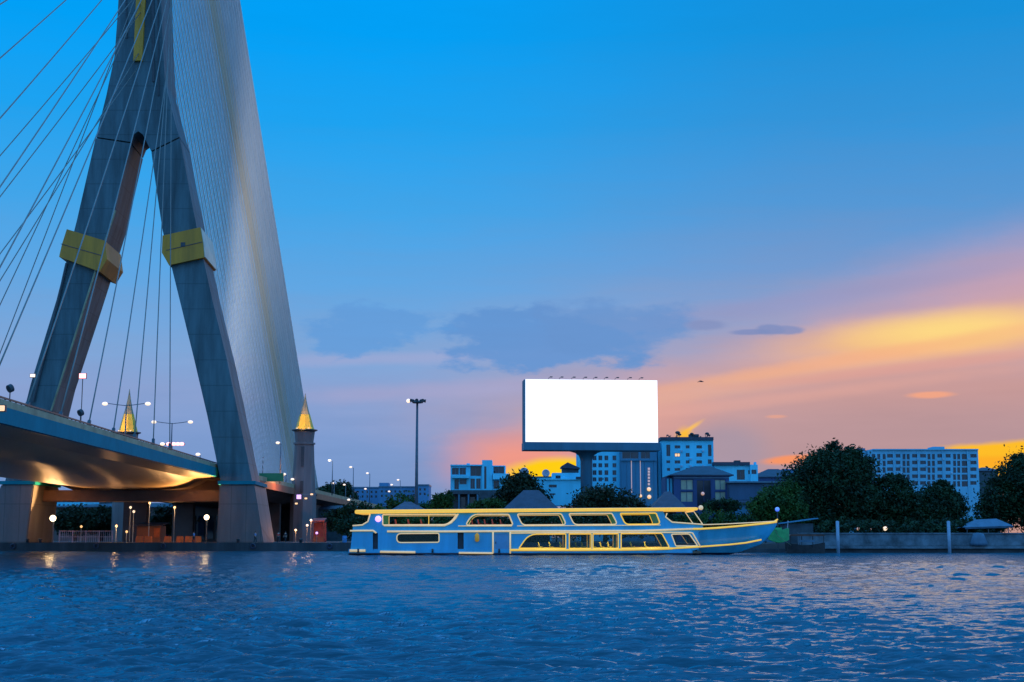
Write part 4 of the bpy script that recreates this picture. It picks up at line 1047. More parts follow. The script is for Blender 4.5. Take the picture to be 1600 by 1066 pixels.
for i, (x, yt, m, lab) in enumerate(((590, 806, 'leaf', 'low dark hedge behind the boat stern'), (672, 806, 'leaf2', 'low green hedge seen through the aft window of the boat'), (748, 806, 'leaf', 'low dark hedge between the two hipped pavilion roofs and the boat'),
                                  (860, 806, 'leaf', 'low dark hedge behind the third closed upper window of the boat'), (1000, 804, 'leaf', 'low dark hedge right of the domed tree'), (1110, 804, 'leaf2', 'low green hedge before the navy house'), (1190, 808, 'leaf', 'low dark hedge before the flat shed'))):
    tree('hedge', lab, [(x, yt + 14, 44, 18), (x - 34, yt + 17, 34, 16), (x + 34, yt + 17, 34, 16)], 228, 6000, .3, m, group='hedges along the far bank', cat='hedge', seed=50 + i, trunk=False)
Y = 330
t = thing('riverside_market', 'long dark low market building in the shade under the bridge deck', 'building', (P(240, 800, Y).x, Y, GZ))
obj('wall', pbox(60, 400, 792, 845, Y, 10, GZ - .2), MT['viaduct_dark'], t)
obj('roof', roofhip(58, 402, 792, 786, Y, 10), MT['roof_dark'], t)
for x in range(212, 340, 14): obj('opening', pbox(x, x + 9, 806, 842, Y - .1, .08), MT['pane'], t)
t = thing('warehouse', 'long dark warehouse behind the viaduct and the red stall', 'building', (P(520, 800, 335).x, 335, GZ))
obj('wall', pbox(415, 610, 795, 845, 335, 10, GZ - .2), MT['dark_wall'], t); obj('roof', roofhip(413, 612, 795, 790, 335, 10), MT['roof_dark'], t)

# ------------------------------------------------------------------ the long blue boat
BN, BC = 165.0, 169.0
BNW, BFW = 165.0, 173.0
boat = thing('river_boat', 'long two-decked blue river boat with glowing gold trim', 'boat', (P(860, 866, BC).x, BC, 0))
def b2(pts, Y=BNW): return [(P(x, y, Y).x, P(x, y, Y).z) for x, y in pts]
xs_ = [545, 560, 620, 700, 800, 900, 1000, 1040, 1060, 1080, 1087, 1094, 1105, 1120, 1140, 1160, 1175, 1190, 1202, 1210, 1214]
def hb(x):
    if x < 600: return 3.5 + .56 * (x - 545) / 55
    if x < 1088: return 4.06
    u = (x - 1088) / 127.0
    return 4.03 * max(0.0, 1 - u ** 1.75) + .03
def topy(x):
    if x <= 1084: return 858.0
    return float(np.interp(x, [1087, 1094, 1130, 1180, 1214], [852, 827, 824, 819.5, 815]))
def boty(x): return float(np.interp(x, [545, 1080, 1130, 1160, 1190, 1205, 1214], [872, 872, 868.5, 862, 850, 835, 819]))
hullm = bpy.data.materials['boat_blue_paint']
mb = MB(); nsec = 7
for x in xs_:
    b = hb(x); Yn = BC - b
    X = P(x, 830, Yn).x; zt_ = P(x, topy(x), Yn).z; zb_ = P(x, boty(x), BC - b * .5).z
    zb_ = min(zb_, zt_ - .05)
    kk = float(np.interp(x, [545, 1000, 1214], [.96, .9, .35]))
    zm = zb_ + (zt_ - zb_) * .42
    bm_ = b * (.5 + .5 * kk) if x > 1080 else b
    for (yy, zz) in ((-b, zt_), (-bm_, zm), (-b * kk * .8, zb_), (0, zb_ - .12), (b * kk * .8, zb_), (bm_, zm), (b, zt_)):
        mb.v.append((X, BC + yy, zz))
for i in range(len(xs_) - 1):
    for j in range(nsec):
        j2 = (j + 1) % nsec; mb.f.append((i * nsec + j, i * nsec + j2, (i + 1) * nsec + j2, (i + 1) * nsec + j))
mb.f.append(tuple(range(nsec))); mb.f.append(tuple((len(xs_) - 1) * nsec + j for j in range(nsec)))
# paint: blue above the boot line, dark below
nt = hullm.node_tree; pb = nt.nodes['Principled BSDF']; src = pb.inputs['Base Color'].links[0].from_socket
tcn = nt.nodes.new('ShaderNodeTexCoord'); spn = nt.nodes.new('ShaderNodeSeparateXYZ'); nt.links.new(tcn.outputs['Object'], spn.inputs[0])
ln = nt.nodes.new('ShaderNodeMath'); ln.operation = 'LESS_THAN'; nt.links.new(spn.outputs[2], ln.inputs[0]); ln.inputs[1].default_value = .26
mxn = nt.nodes.new('ShaderNodeMix'); mxn.data_type = 'RGBA'; nt.links.new(ln.outputs[0], mxn.inputs['Factor']); nt.links.new(src, mxn.inputs['A']); mxn.inputs['B'].default_value = (.015, .022, .05, 1)
nt.links.new(mxn.outputs['Result'], pb.inputs['Base Color'])
obj('hull', mb, MT['hull'], boat)
up = [[(598, 804.5), (713, 804), (708, 812), (698, 820), (598, 820.5)],
      [(738, 804), (795, 804), (802, 820.5), (727, 821)],
      [(808, 803.5), (877, 803), (885, 820), (816, 820.5)],
      [(889, 803), (956, 802.5), (965, 819.5), (897, 820)],
      [(969, 802.5), (1025, 802), (1032, 819), (977, 819.5)]]
upr = [[2, 1, 6, 8, 2], [9, 2, 4, 6], [3, 3, 6, 6], [2, 2, 6, 6], [2, 2, 6, 6]]
low = [[(620, 834), (686, 833.5), (686, 847.5), (620, 848)],
       [(826, 835), (884, 834.5), (884, 857), (811, 857)],
       [(889.5, 834.5), (923.5, 834.5), (923.5, 857), (889.5, 857)],
       [(926.5, 834.5), (966, 834.2), (966, 857), (926.5, 857)],
       [(970.5, 834), (1034, 833.5), (1046, 855.5), (970.5, 857)],
       [(1049, 835), (1077, 834.5), (1090, 853), (1056, 853.5)]]
lowr = [[9, 3, 3, 8], [13, 2, 1, 1], [1, 1, 1, 1], [1, 1, 1, 1], [1, 3, 3, 1], [2, 3, 2, 2]]
doors = [[(582.5, 833), (590.5, 833), (590.5, 860), (582.5, 860)], [(715, 832.5), (724.5, 832.5), (724.5, 861), (715, 861)], [(772.5, 834), (795, 834), (795, 862.5), (772.5, 862.5)]]
outline = [(547, 865.5), (551.5, 821.5), (566, 820.5), (575, 815), (578.5, 803), (580, 800), (1036, 799), (1040, 808), (1050, 816), (1098, 820), (1099, 828), (1091.5, 832), (1092, 858), (1084, 860), (800, 865.5)]
upR = [rounded(p, r) for p, r in zip(up, upr)]; lowR = [rounded(p, r) for p, r in zip(low, lowr)]
for yn, near in ((BNW, True), (BFW - .12, False)):
    hs = [b2(p) for p in upR + lowR + doors]
    wp = obj('side_wall', wallpanel(b2(outline), hs, yn, yn + .12), MT['hull'], boat)
    yo = yn - .03 if near else yn + .15
    for i, p in enumerate(upR + lowR):
        q = [(x, yo, z) for x, z in b2(p)]
        w = obj('window_rim', MB().tube(q, .07 if i >= 5 else .08, 6, closed=True), MT['trim_cream'] if i in (0, 1, 2, 5, 10) or (i < 5 and i % 2) else MT['trim_gold'], boat, smooth=True)
        if i >= 5 and near:
            vs, fs = fill2d(b2(p), [])
            obj('pane', MB().add([(x, yn + .07 + z * .02, y) for x, y, z in vs], fs), MT['boat_glass'], w)
    if near:
        def strip(pts, r, m, name='trim', off=.06, Yf=None):
            q = []
            for x, y in pts:
                Yn = BC - hb(x) if (Yf is None and x > 1084) else yn
                v = P(x, y, Yn); q.append((v.x, v.y - off - .04, v.z))
            obj(name, MB().tube(q, r * .82, 6), MT[m], boat, smooth=True)
        strip([(605, 830.5), (700, 830.5), (800, 830), (900, 830), (1000, 829.5), (1083, 826.5)], .15, 'trim_cream')
        strip([(1083, 826.5), (1094, 826.5), (1120, 825), (1150, 822.5), (1180, 819.5), (1200, 817.5), (1213, 815.5)], .15, 'trim_gold')
        strip([(797, 859.5), (850, 859.5), (900, 859.5), (970, 859), (1020, 858.2), (1050, 857)], .17, 'trim_gold')
        strip([(1050, 857), (1080, 855.2), (1110, 853.2), (1140, 851), (1165, 848.3), (1189, 843.5)], .13, 'trim_gold', off=.03)
        strip([(547, 829.5), (565, 829.2), (583, 829.2), (588, 833)], .13, 'trim_cream')
        strip([(551, 821.5), (566, 820.5), (575, 815), (578.5, 803)], .11, 'trim_cream')
        strip([(600, 821.5), (695, 821.5), (705, 817), (712, 810), (716, 803)], .11, 'trim_cream')
        strip([(716, 822), (800, 822)], .07, 'trim_cream'); strip([(808, 822), (890, 821.5), (980, 821), (1032, 820.5)], .06, 'trim_cream')
        strip([(1042, 802), (1040, 808), (1050, 816), (1098, 819.5)], .1, 'trim_cream')
        strip([(1098, 820), (1130, 819), (1170, 817), (1212, 814.5)], .08, 'trim_cream')
        strip([(546.5, 860.5), (571, 860.5)], .2, 'trim_cream'); strip([(594, 862.3), (649, 863)], .17, 'trim_cream')
        strip([(717, 864), (770, 864.5)], .15, 'trim_cream')
        for xx in (770.3, 797.2): strip([(xx, 831), (xx, 865)], .13, 'trim_cream', name='door_frame')
        strip([(797, 833.2), (880, 832.6), (960, 832.4), (1036, 832), (1078, 832.3), (1082, 833), (1095, 855.5)], .1, 'trim_cream')
        v0 = b2(doors[2]); d0 = obj('side_door', MB().box(v0[0][0], v0[1][0], yn + .03, yn + .09, v0[2][1], v0[0][1]), MT['door_blue'], boat)
        obj('handle', MB().box(v0[0][0] + .12, v0[0][0] + .2, yn - .02, yn + .03, (v0[0][1] + v0[2][1]) / 2 - .12, (v0[0][1] + v0[2][1]) / 2 + .12), MT['steel_dark'], d0)
        for dd in doors[:2]:
            v0 = b2(dd); obj('doorway', MB().box(v0[0][0], v0[1][0], yn + .5, yn + .56, v0[2][1], v0[0][1]), MT['boat_in'], boat)
# roof, decks, bulkheads
r0, r1 = P(555, 797, BNW), P(1090, 793, BNW)
za, zb_ = P(555, 803, BNW).z, P(1090, 797.5, BNW).z
rf = MB().prism([(r0.x, BNW - .45, za), (r1.x, BNW - .45, zb_), (r1.x, BNW - .45, r1.z), (r0.x, BNW - .45, r0.z)], (0, 8.9, 0))
roof = obj('roof', rf, MT['trim_gold'], boat, bevel=.08)
obj('roof_top', MB().prism([(r0.x + .2, BNW - .1, r0.z - .1), (r1.x - .2, BNW - .1, r1.z - .1), (r1.x - .2, BNW - .1, r1.z + .03), (r0.x + .2, BNW - .1, r0.z + .03)], (0, 8.2, 0)), MT['hull'], roof)
pe = P(1092.5, 793.5, BNW); obj('roof_lamp', MB().ball((pe.x + .15, BNW - .3, pe.z), .28, 10), MT['trim_cream'], roof, smooth=True)
fx0, fx1 = P(552, 830, BNW).x, P(1095, 830, BNW).x
zd = P(800, 826, BNW).z
obj('upper_deck', MB().box(fx0, fx1, BNW + .125, BFW - .125, zd - .22, zd), MT['boat_floor'], boat)
zl = P(800, 862, BNW).z
obj('lower_deck', MB().box(fx0, fx1, BNW + .125, BFW - .125, zl - .2, zl + .05), MT['boat_floor'], boat)
for x in (551, 599, 770, 801, 1088):
    X = P(x, 840, BNW).x; obj('bulkhead', MB().box(X, X + .08, BNW + .13, BFW - .13, zl + .05, zd - .225), MT['boat_in'], boat)
obj('engine_casing', MB().box(P(603, 840, BNW).x, P(768, 840, BNW).x, BNW + 2.2, BFW - 1.2, zl + .06, zd - .4), MT['boat_in'], boat)
for x in (670,):
    a = P(x, 803, BNW); obj('post', MB().tube([(a.x, BNW + .06, zd), (a.x, BNW + .06, za)], .05, 6), MT['trim_gold'], boat)
a, b = P(1084, 799, BNW), P(1098, 819.5, BNW)
obj('windscreen_frame', MB().tube([(a.x, BNW, a.z), (b.x, BNW, b.z)], .06, 6).tube([(a.x, BFW, a.z), (b.x, BFW, b.z)], .06, 6).tube([(a.x, BNW, a.z), (a.x, BFW, a.z)], .06, 6), MT['trim_cream'], boat)
wh = P(1052, 803, BNW); obj('helm_console', MB().box(wh.x - .3, wh.x + .3, BNW + 3, BNW + 5, zd, zd + 1.0), MT['boat_floor'], boat)
p = P(591, 811, BNW - .2); obj('violet_lamp', MB().ball((p.x, BNW - .25, p.z), .36, 10), MT['violet_lamp'], boat, smooth=True)
p = P(745.5, 840, BNW); obj('wall_lantern', MB().lathe([(.12, p.z - .48), (.25, p.z - .36), (.25, p.z + .28), (.14, p.z + .42), (.05, p.z + .5)], (p.x, BNW - .22), 10), MT['buoy'], boat, smooth=True)
p0 = P(1214, 815, BC); obj('stem_post', MB().tube([(p0.x - .35, BC, p0.z - .1), (p0.x + .1, BC, p0.z + .28)], [.16, .08], 8), MT['trim_gold'], boat)
for xa, ya, xb, yb, xc, yc in ((1206, 817, 1216, 838, 1236, 852), (552, 830, 541, 842, 530, 848)):
    pa, pb, pc = P(xa, ya, BC - .3), P(xb, yb, BC + 6), P(xc, yc, BC + 14)
    obj('mooring_rope', MB().tube([pa, pb, pc], .03, 5), MT['parapet'], boat)
for x in (560, 676, 780): 
    v = P(x, 863, BNW); obj('fender', MB().tube([(v.x, BNW - .22, v.z - .05), (v.x, BNW - .22, v.z + .4)], .12, 8), MT['steel_dark'], boat, smooth=True)
# lamps in the saloon ceiling
for x in (850, 945, 1010):
    v = P(x, 836, BC); obj('ceiling_lamp', MB().lathe([(.2, zd - .34), (.2, zd - .23)], (v.x, BC), 10), MT['warm_lamp'], boat)
    ld = bpy.data.lights.new('saloon_lamp', 'SPOT'); ld.energy = 520; ld.color = (1, .70, .22); ld.shadow_soft_size = .15; ld.spot_size = R(120); ld.spot_blend = .5
    lo_ = bpy.data.objects.new('saloon_lamp', ld); COL.objects.link(lo_); lo_.parent = boat; lo_.location = Vector((v.x, BNW + .4, zd - .35)) - boat.location; lo_.rotation_euler = Vector((0, .55, -1)).to_track_quat('-Z', 'Y').to_euler()
# seats aboard: each a thing of its own
def seat(X, Yc, z0, m, label, group, face=1):
    t = thing('deck_chair', label, 'chair', (X, Yc, z0), group)
    obj('seat', MB().box(X - .25, X + .25, Yc - .25, Yc + .25, z0 + .34, z0 + .52), MT[m], t, bevel=.03)
    obj('backrest', MB().prism([(X - face * .25, Yc - .25, z0 + .525), (X - face * .08, Yc - .25, z0 + .525), (X - face * .20, Yc - .25, z0 + 1.05), (X - face * .34, Yc - .25, z0 + 1.05)], (0, .5, 0)), MT[m], t)
    for sx in (-.19, .19):
        for sy in (-.19, .19): obj('leg', MB().tube([(X + sx, Yc + sy, z0), (X + sx, Yc + sy, z0 + .34)], .03, 5), MT['steel_dark'], t)
    return t
c0 = None
ORD = ['first', 'second', 'third', 'fourth', 'fifth', 'sixth', 'seventh', 'eighth', 'ninth', 'tenth', 'eleventh']
lowx = [(845, 'the first window bay'), (862, 'the first window bay'), (879, 'the first window bay'), (893, 'the second window bay'), (903, 'the second window bay'), (913, 'the second window bay'), (930, 'the third window bay'), (942, 'the third window bay'), (954, 'the third window bay'), (990, 'the long last window bay'), (1012, 'the long last window bay')]
for i, (x, w) in enumerate(lowx):
    X = P(x, 850, BNW).x; loc = (X, BNW + 1.2, zl + .06); lab = ORD[i] + ' yellow lower deck chair from the stern, behind ' + w
    if c0 is None: c0 = seat(*loc, 'yellow_seat', lab, 'yellow chairs in the lower saloon')
    else: c0n = copy_tree(c0); c0n.location = loc; c0n['label'] = lab
c1 = None
for i, x in enumerate((620, 640, 660, 740, 750, 760, 772, 785)):
    X = P(x, 815, BNW).x; loc = (X, BNW + 1.0, zd)
    lab = ORD[i] + ' red cushioned chair from the stern on the upper deck, ' + ('in the aft opening' if x < 700 else 'behind the first closed window')
    if c1 is None: c1 = seat(*loc, 'red_cushion', lab, 'red cushioned chairs on the upper deck')
    else: cn = copy_tree(c1); cn.location = loc; cn['label'] = lab

# ------------------------------------------------------------------ moored small boats by the bow
def skiff(x0, x1, yt, Y, h, beam, m, label):
    a, b = P(x0, yt, Y), P(x1, yt, Y); t = thing('small_boat', label, 'boat', ((a.x + b.x) / 2, Y, 0))
    mb = MB(); n = 9; L_ = b.x - a.x
    for i in range(n):
        u = i / (n - 1); X = a.x + L_ * u; w = beam * (.35 + .65 * math.sin(math.pi * min(1, .18 + u * .8))) / 2; zt_ = a.z + .35 * (2 * u - 1) ** 2
        for yy, zz in ((-w, zt_), (-w * .7, zt_ - h), (w * .7, zt_ - h), (w, zt_), (w * .9, zt_ - .02), (w * .6, zt_ - h * .7), (-w * .6, zt_ - h * .7), (-w * .9, zt_ - .02)): mb.v.append((X, Y + yy, zz))
    for i in range(n - 1):
        for j in range(8): mb.f.append((i * 8 + j, i * 8 + (j + 1) % 8, (i + 1) * 8 + (j + 1) % 8, (i + 1) * 8 + j))
    mb.f.append(tuple(range(8))); mb.f.append(tuple((n - 1) * 8 + j for j in range(8)))
    obj('hull', mb, MT[m], t); return t, a, b
t, a, b = skiff(1201, 1232, 829, 180, 1.5, 1.9, 'green_boat', 'small green boat moored behind the bow of the long blue boat')
obj('cabin_box', MB().box(a.x + .5, a.x + 1.6, 179.6, 180.4, a.z - .1, a.z + .35), MT['green_boat'], t)
p = P(1230, 815, 180); obj('flag_pole', MB().tube([(p.x, 180, a.z), (p.x + .1, 180, p.z)], .04, 6).ball((p.x + .1, 180, p.z), .09, 6), MT['dish'], t)
t, a, b = skiff(1228, 1288, 852, 184, 1.6, 2.2, 'dark_boat', 'dark wooden work boat with a rusty roof beside the embankment wall')
ra, rb = P(1230, 838, 184), P(1287, 834, 184)
obj('roof', MB().prism([(ra.x, 182.8, ra.z), (rb.x, 182.8, ra.z), (rb.x - .3, 182.8, ra.z + .25), (ra.x + .3, 182.8, ra.z + .25)], (0, 2.6, 0)), MT['rust'], t)
for fx in (.05, .35, .65, .95):
    x = ra.x + (rb.x - ra.x) * fx; obj('post', MB().tube([(x, 183, a.z - .3), (x, 183, ra.z)], .05, 6), MT['dark_boat'], t)
obj('name_board', MB().box(P(1248, 845, 183).x, P(1272, 845, 183).x, 182.7, 182.8, P(1248, 847, 183).z, P(1248, 844, 183).z), MT['tarp'], t)
bl = P(1214.5, 796, 188); t = thing('navigation_light', 'small blue light on a post behind the boat bow', 'light', (bl.x, 188, 0), None)
obj('post', MB().tube([(bl.x, 188, -.5), (bl.x, 188, bl.z - .2)], .08, 6), MT['steel_dark'], t); obj('lamp', MB().ball(bl, .3, 10), MT['blue_lamp'], t, smooth=True)
# tarpaulin shelter and things on the right bank
ta, tb = P(1505, 824, 193), P(1580, 824, 193)
t = thing('tarp_shelter', 'pale blue tarpaulin shelter on the embankment wall at the right', 'shelter', ((ta.x + tb.x) / 2, 193, GZ))
zt_ = P(1540, 812, 193).z
obj('tarp', MB().add([(ta.x, 192.2, ta.z), (tb.x, 192.2, ta.z + .2), (tb.x + .4, 196, ta.z), (ta.x, 196, ta.z - .1), ((ta.x * .7 + tb.x * .3), 194, zt_), ((ta.x * .25 + tb.x * .75), 194, zt_ + .15),
                     (ta.x, 192.3, ta.z - .25), (tb.x, 192.3, ta.z - .05)], [(0, 1, 5, 4), (1, 2, 5), (2, 3, 4, 5), (3, 0, 4), (0, 6, 7, 1)]), MT['tarp'], t)
for fx in (.06, .5, .92): obj('post', MB().tube([(ta.x + (tb.x - ta.x) * fx, 192.6, GZ), (ta.x + (tb.x - ta.x) * fx, 192.6, ta.z + .1)], .06, 6), MT['mast'], t)
ta, tb = P(1518, 836, 189), P(1541, 841, 189)
tag(obj('tarp_bundle', MB().lathe([(1.1, .95), (1.2, 1.3), (.9, 2.0), (.75, 2.45), (.3, 2.6)], ((ta.x + tb.x) / 2, 189.2), 9, sy=.5), MT['tarp'], loc=((ta.x + tb.x) / 2, 189.2, .9), smooth=True), 'bluish bundle hanging over the embankment wall below the tarpaulin shelter', 'bundle')
sa_, sb_ = P(1225, 823, 196), P(1270, 800, 196)
t = thing('shore_hut', 'small dark shore hut behind the green boat', 'hut', ((sa_.x + sb_.x) / 2, 196, GZ))
obj('wall', MB().box(sa_.x, sb_.x, 196, 199, GZ, P(1240, 818, 196).z), MT['dark_wall'], t)
obj('roof', MB().prism([(sa_.x - .5, 195.4, P(1240, 819, 196).z), (sb_.x + .6, 195.4, P(1240, 811, 196).z), (sb_.x + .6, 195.4, P(1240, 809.5, 196).z), (sa_.x - .5, 195.4, P(1240, 817.5, 196).z)], (0, 4.2, 0)), MT['teal_wall'], t)
for x, y, m, r, lab in ((1383, 826, 'white_lamp', .3, 'white light shining under the dark trees, above the embankment wall'), (1341, 826.5, 'orange_strip', .22, 'small orange light under the dark trees, left of the white one'), (1360, 827.5, 'orange_strip', .16, 'faint small orange light between the other two under the trees')):
    p = P(x, y, 196.5); t = thing('bank_light', lab, 'light', (p.x, 196.5, GZ), 'lights under the right bank trees')
    obj('post', MB().tube([(p.x, 196.6, GZ), (p.x, 196.6, p.z)], .05, 6), MT['steel_dark'], t); obj('lamp', MB().ball(p, r, 8), MT[m], t, smooth=True)

# ------------------------------------------------------------------ under the bridge: railing, lamps, barriers, stalls, people
def railing(x0, x1, Y, yt, label):
    a, b = P(x0, yt, Y), P(x1, yt, Y); t = thing('riverside_railing', label, 'railing', ((a.x + b.x) / 2, Y, GZ))
    obj('top_rail', MB().tube([(a.x, Y, a.z), (b.x, Y, a.z)], .06, 6), MT['fence_pink'], t)
    obj('mid_rail', MB().tube([(a.x, Y, (a.z + GZ) / 2), (b.x, Y, (a.z + GZ) / 2)], .04, 6), MT['fence_pink'], t)
    n = int((b.x - a.x) / .9)
    bars = MB()
    for i in range(n * 3): 
        x = a.x + (b.x - a.x) * (i + .5) / (n * 3); bars.tube([(x, Y, GZ + .1), (x, Y, a.z)], .03, 4)
    obj('bars', bars, MT['fence_pink'], t)
    for i in range(n // 2 + 1): x = a.x + (b.x - a.x) * i / (n // 2); obj('post', MB().tube([(x, Y, GZ), (x, Y, a.z + .1)], .08, 6), MT['fence_pink'], t)
railing(93, 176, 226, 830, 'pinkish white railing under the bridge beside the orange-lit pedestal')
G2 = 'globe lamps under the bridge'
def lamp_light(t, p, e, c):
    ld = bpy.data.lights.new('lamp_light', 'POINT'); ld.energy = e; ld.color = c; ld.shadow_soft_size = .25
    lo_ = bpy.data.objects.new('lamp_light', ld); COL.objects.link(lo_); lo_.parent = t; lo_.location = p - t.location
for x, y, m, lab in ((182, 822, 'warm_lamp', 'warm globe lamp under the bridge at the right end of the railing'), (198, 831, 'warm_lamp', 'lower warm globe lamp right of the railing under the bridge'),
                     (204, 793, 'white_lamp', 'white lamp high under the deck, left of the pair'), (209, 799.5, 'white_lamp', 'white lamp high under the deck, right of the pair'),
                     (234, 786, 'warm_lamp', 'orange globe lamp highest under the bridge deck'), (273, 793, 'warm_lamp', 'orange globe lamp on a thin bluish pole'), (127, 823, 'warm_lamp', 'yellow-green tinted globe lamp above the pinkish railing')):
    Y = 240; p = P(x, y, Y); t = thing('globe_lamp', lab, 'lamp', (p.x, Y, GZ), G2)
    obj('pole', MB().tube([(p.x, Y, GZ), (p.x, Y, p.z - .2)], .06, 6), MT['pile'], t); obj('globe', MB().ball(p, .22, 10), MT[m], t, smooth=True)
    if x in (182, 234, 273): lamp_light(t, p - Vector((0, .6, 0)), 380, (1, .45, .16))
for x, y, m, lab in ((462, 828.5, 'warm_lamp', 'yellow lamp low under the viaduct'), (486, 813, 'white_lamp', 'white lamp under the viaduct right of the pillar'), (480, 821, 'white_lamp', 'small white lamp just left of the red awning'), (495, 833, 'violet_lamp', 'bluish violet lamp in front of the red awning')):
    Y = 252; p = P(x, y, Y); t = thing('globe_lamp', lab, 'lamp', (p.x, Y, GZ), 'lamps under the viaduct')
    obj('pole', MB().tube([(p.x, Y, GZ), (p.x, Y, p.z - .2)], .06, 6), MT['mast'], t); obj('globe', MB().ball(p, .22, 10), MT[m], t, smooth=True)
    if x in (462, 486): lamp_light(t, p - Vector((0, .6, 0)), 420, (1, .42, .16))
for x, lab in ((218, 'orange water-filled barrier furthest left of the row under the bridge'), (232, 'orange water-filled barrier second from the left under the bridge'), (262, 'orange water-filled barrier in the middle of the row under the bridge'), (281, 'orange water-filled barrier left of the two nearest the right pedestal'), (295, 'orange water-filled barrier second nearest the right pedestal'), (309, 'orange water-filled barrier nearest the right pedestal')):
    p = P(x, 838, 228); X = p.x; t = thing('road_barrier', lab, 'barrier', (X, 228, GZ), 'orange barriers under the bridge')
    obj('body', MB().prism([(X - .6, 227.75, GZ + .02), (X + .6, 227.75, GZ + .02), (X + .55, 227.85, GZ + .55), (X + .5, 227.9, GZ + 1.0), (X - .5, 227.9, GZ + 1.0), (X - .55, 227.85, GZ + .55)], (0, .5, 0)), MT['orange_barrier'], t, bevel=.05)
    obj('foot', MB().box(X - .65, X + .65, 227.6, 228.4, GZ - .01, GZ + .02), MT['steel_dark'], t)
for x, lab in ((43, 'squat dark bollard on the quay edge left of the orange-lit pedestal foot'), (63, 'squat dark bollard on the quay edge under the orange-lit pedestal'), (372, 'squat dark bollard on the quay edge in front of the right pedestal'), (470, 'squat dark bollard on the quay edge below the gold spire')):
    X = P(x, 846, 214.6).x; t = thing('bollard', lab, 'bollard', (X, 214.6, 1.25), 'bollards on the quay')
    obj('post', MB().lathe([(.22, 1.25), (.2, 1.6), (.3, 1.68), (.3, 1.78), (.12, 1.84)], (X, 214.6), 12), MT['steel_dark'], t, smooth=True)
for x, lab in ((20, 'old tyre hung on the quay wall near the left picture edge'), (150, 'old tyre hung on the quay wall below the pinkish railing'), (255, 'old tyre hung on the quay wall below the orange barriers'), (395, 'old tyre hung on the quay wall below the right pedestal'), (515, 'old tyre hung on the quay wall near the boat stern')):
    X = P(x, 852, 213.8).x; ring = [(X + .32 * math.cos(a), 213.85, .72 + .32 * math.sin(a)) for a in [2 * math.pi * i / 14 for i in range(14)]]
    t = thing('tyre_fender', lab, 'tyre', (X, 213.85, .4), 'tyre fenders on the quay wall')
    obj('tyre', MB().tube(ring, .11, 8, closed=True), MT['boot'], t, smooth=True); obj('rope', MB().tube([(X, 213.85, 1.0), (X, 213.9, 1.26)], .02, 5), MT['parapet'], t)
# market hut and red awning
p0, p1 = P(488, 816, 256), P(508, 840, 256)
t = thing('red_stall', 'red lit market stall under the viaduct left of the boat stern', 'stall', ((p0.x + p1.x) / 2, 256, GZ))
obj('awning', MB().prism([(p0.x, 255, p0.z), (p1.x, 255, p0.z + .1), (p1.x, 255, p0.z + .3), (p0.x, 255, p0.z + .2)], (0, 3, .5)), MT['red_sheet'], t)
obj('back_wall', MB().box(p0.x, p1.x, 257.5, 257.7, GZ, p0.z - .05), MT['red_sheet'], t)
for x in (p0.x + .1, p1.x - .1): obj('post', MB().tube([(x, 255.2, GZ), (x, 255.2, p0.z + .1)], .07, 6), MT['rust'], t)
obj('counter', MB().box(p0.x + .2, p1.x - .2, 255.4, 256.1, GZ, GZ + .9), MT['rust'], t)
p0, p1 = P(214, 822, 250), P(250, 846, 250)
t = thing('market_hut', 'grey market hut behind the orange barriers under the bridge', 'hut', ((p0.x + p1.x) / 2, 250, GZ))
obj('wall', MB().box(p0.x, p1.x, 250, 254, GZ, p0.z), MT['viaduct'], t); obj('roof', MB().prism([(p0.x - .4, 249.4, p0.z), (p1.x + .4, 249.4, p0.z), (p1.x + .4, 249.4, p0.z + .15), (p0.x - .4, 249.4, p0.z + .15)], (0, 5, .5)), MT['roof_dark'], t)
obj('lit_hatch', MB().box(p1.x - 1.1, p1.x - .1, 249.9, 249.98, GZ + .8, GZ + 2.4), MT['orange_barrier'], t)
p = P(538, 832, 216); t = thing('water_drum', 'blue plastic drum on the quay just left of the boat stern', 'drum', (p.x, 216.5, GZ))
obj('body', MB().lathe([(.3, GZ), (.34, GZ + .1), (.36, GZ + .5), (.34, GZ + .95), (.3, GZ + 1.05)], (p.x, 216.5), 14), MT['shirt_blue'], t, smooth=True)
obj('lid', MB().lathe([(.31, GZ + 1.05), (.31, GZ + 1.1)], (p.x, 216.5), 14), MT['steel_dark'], t)

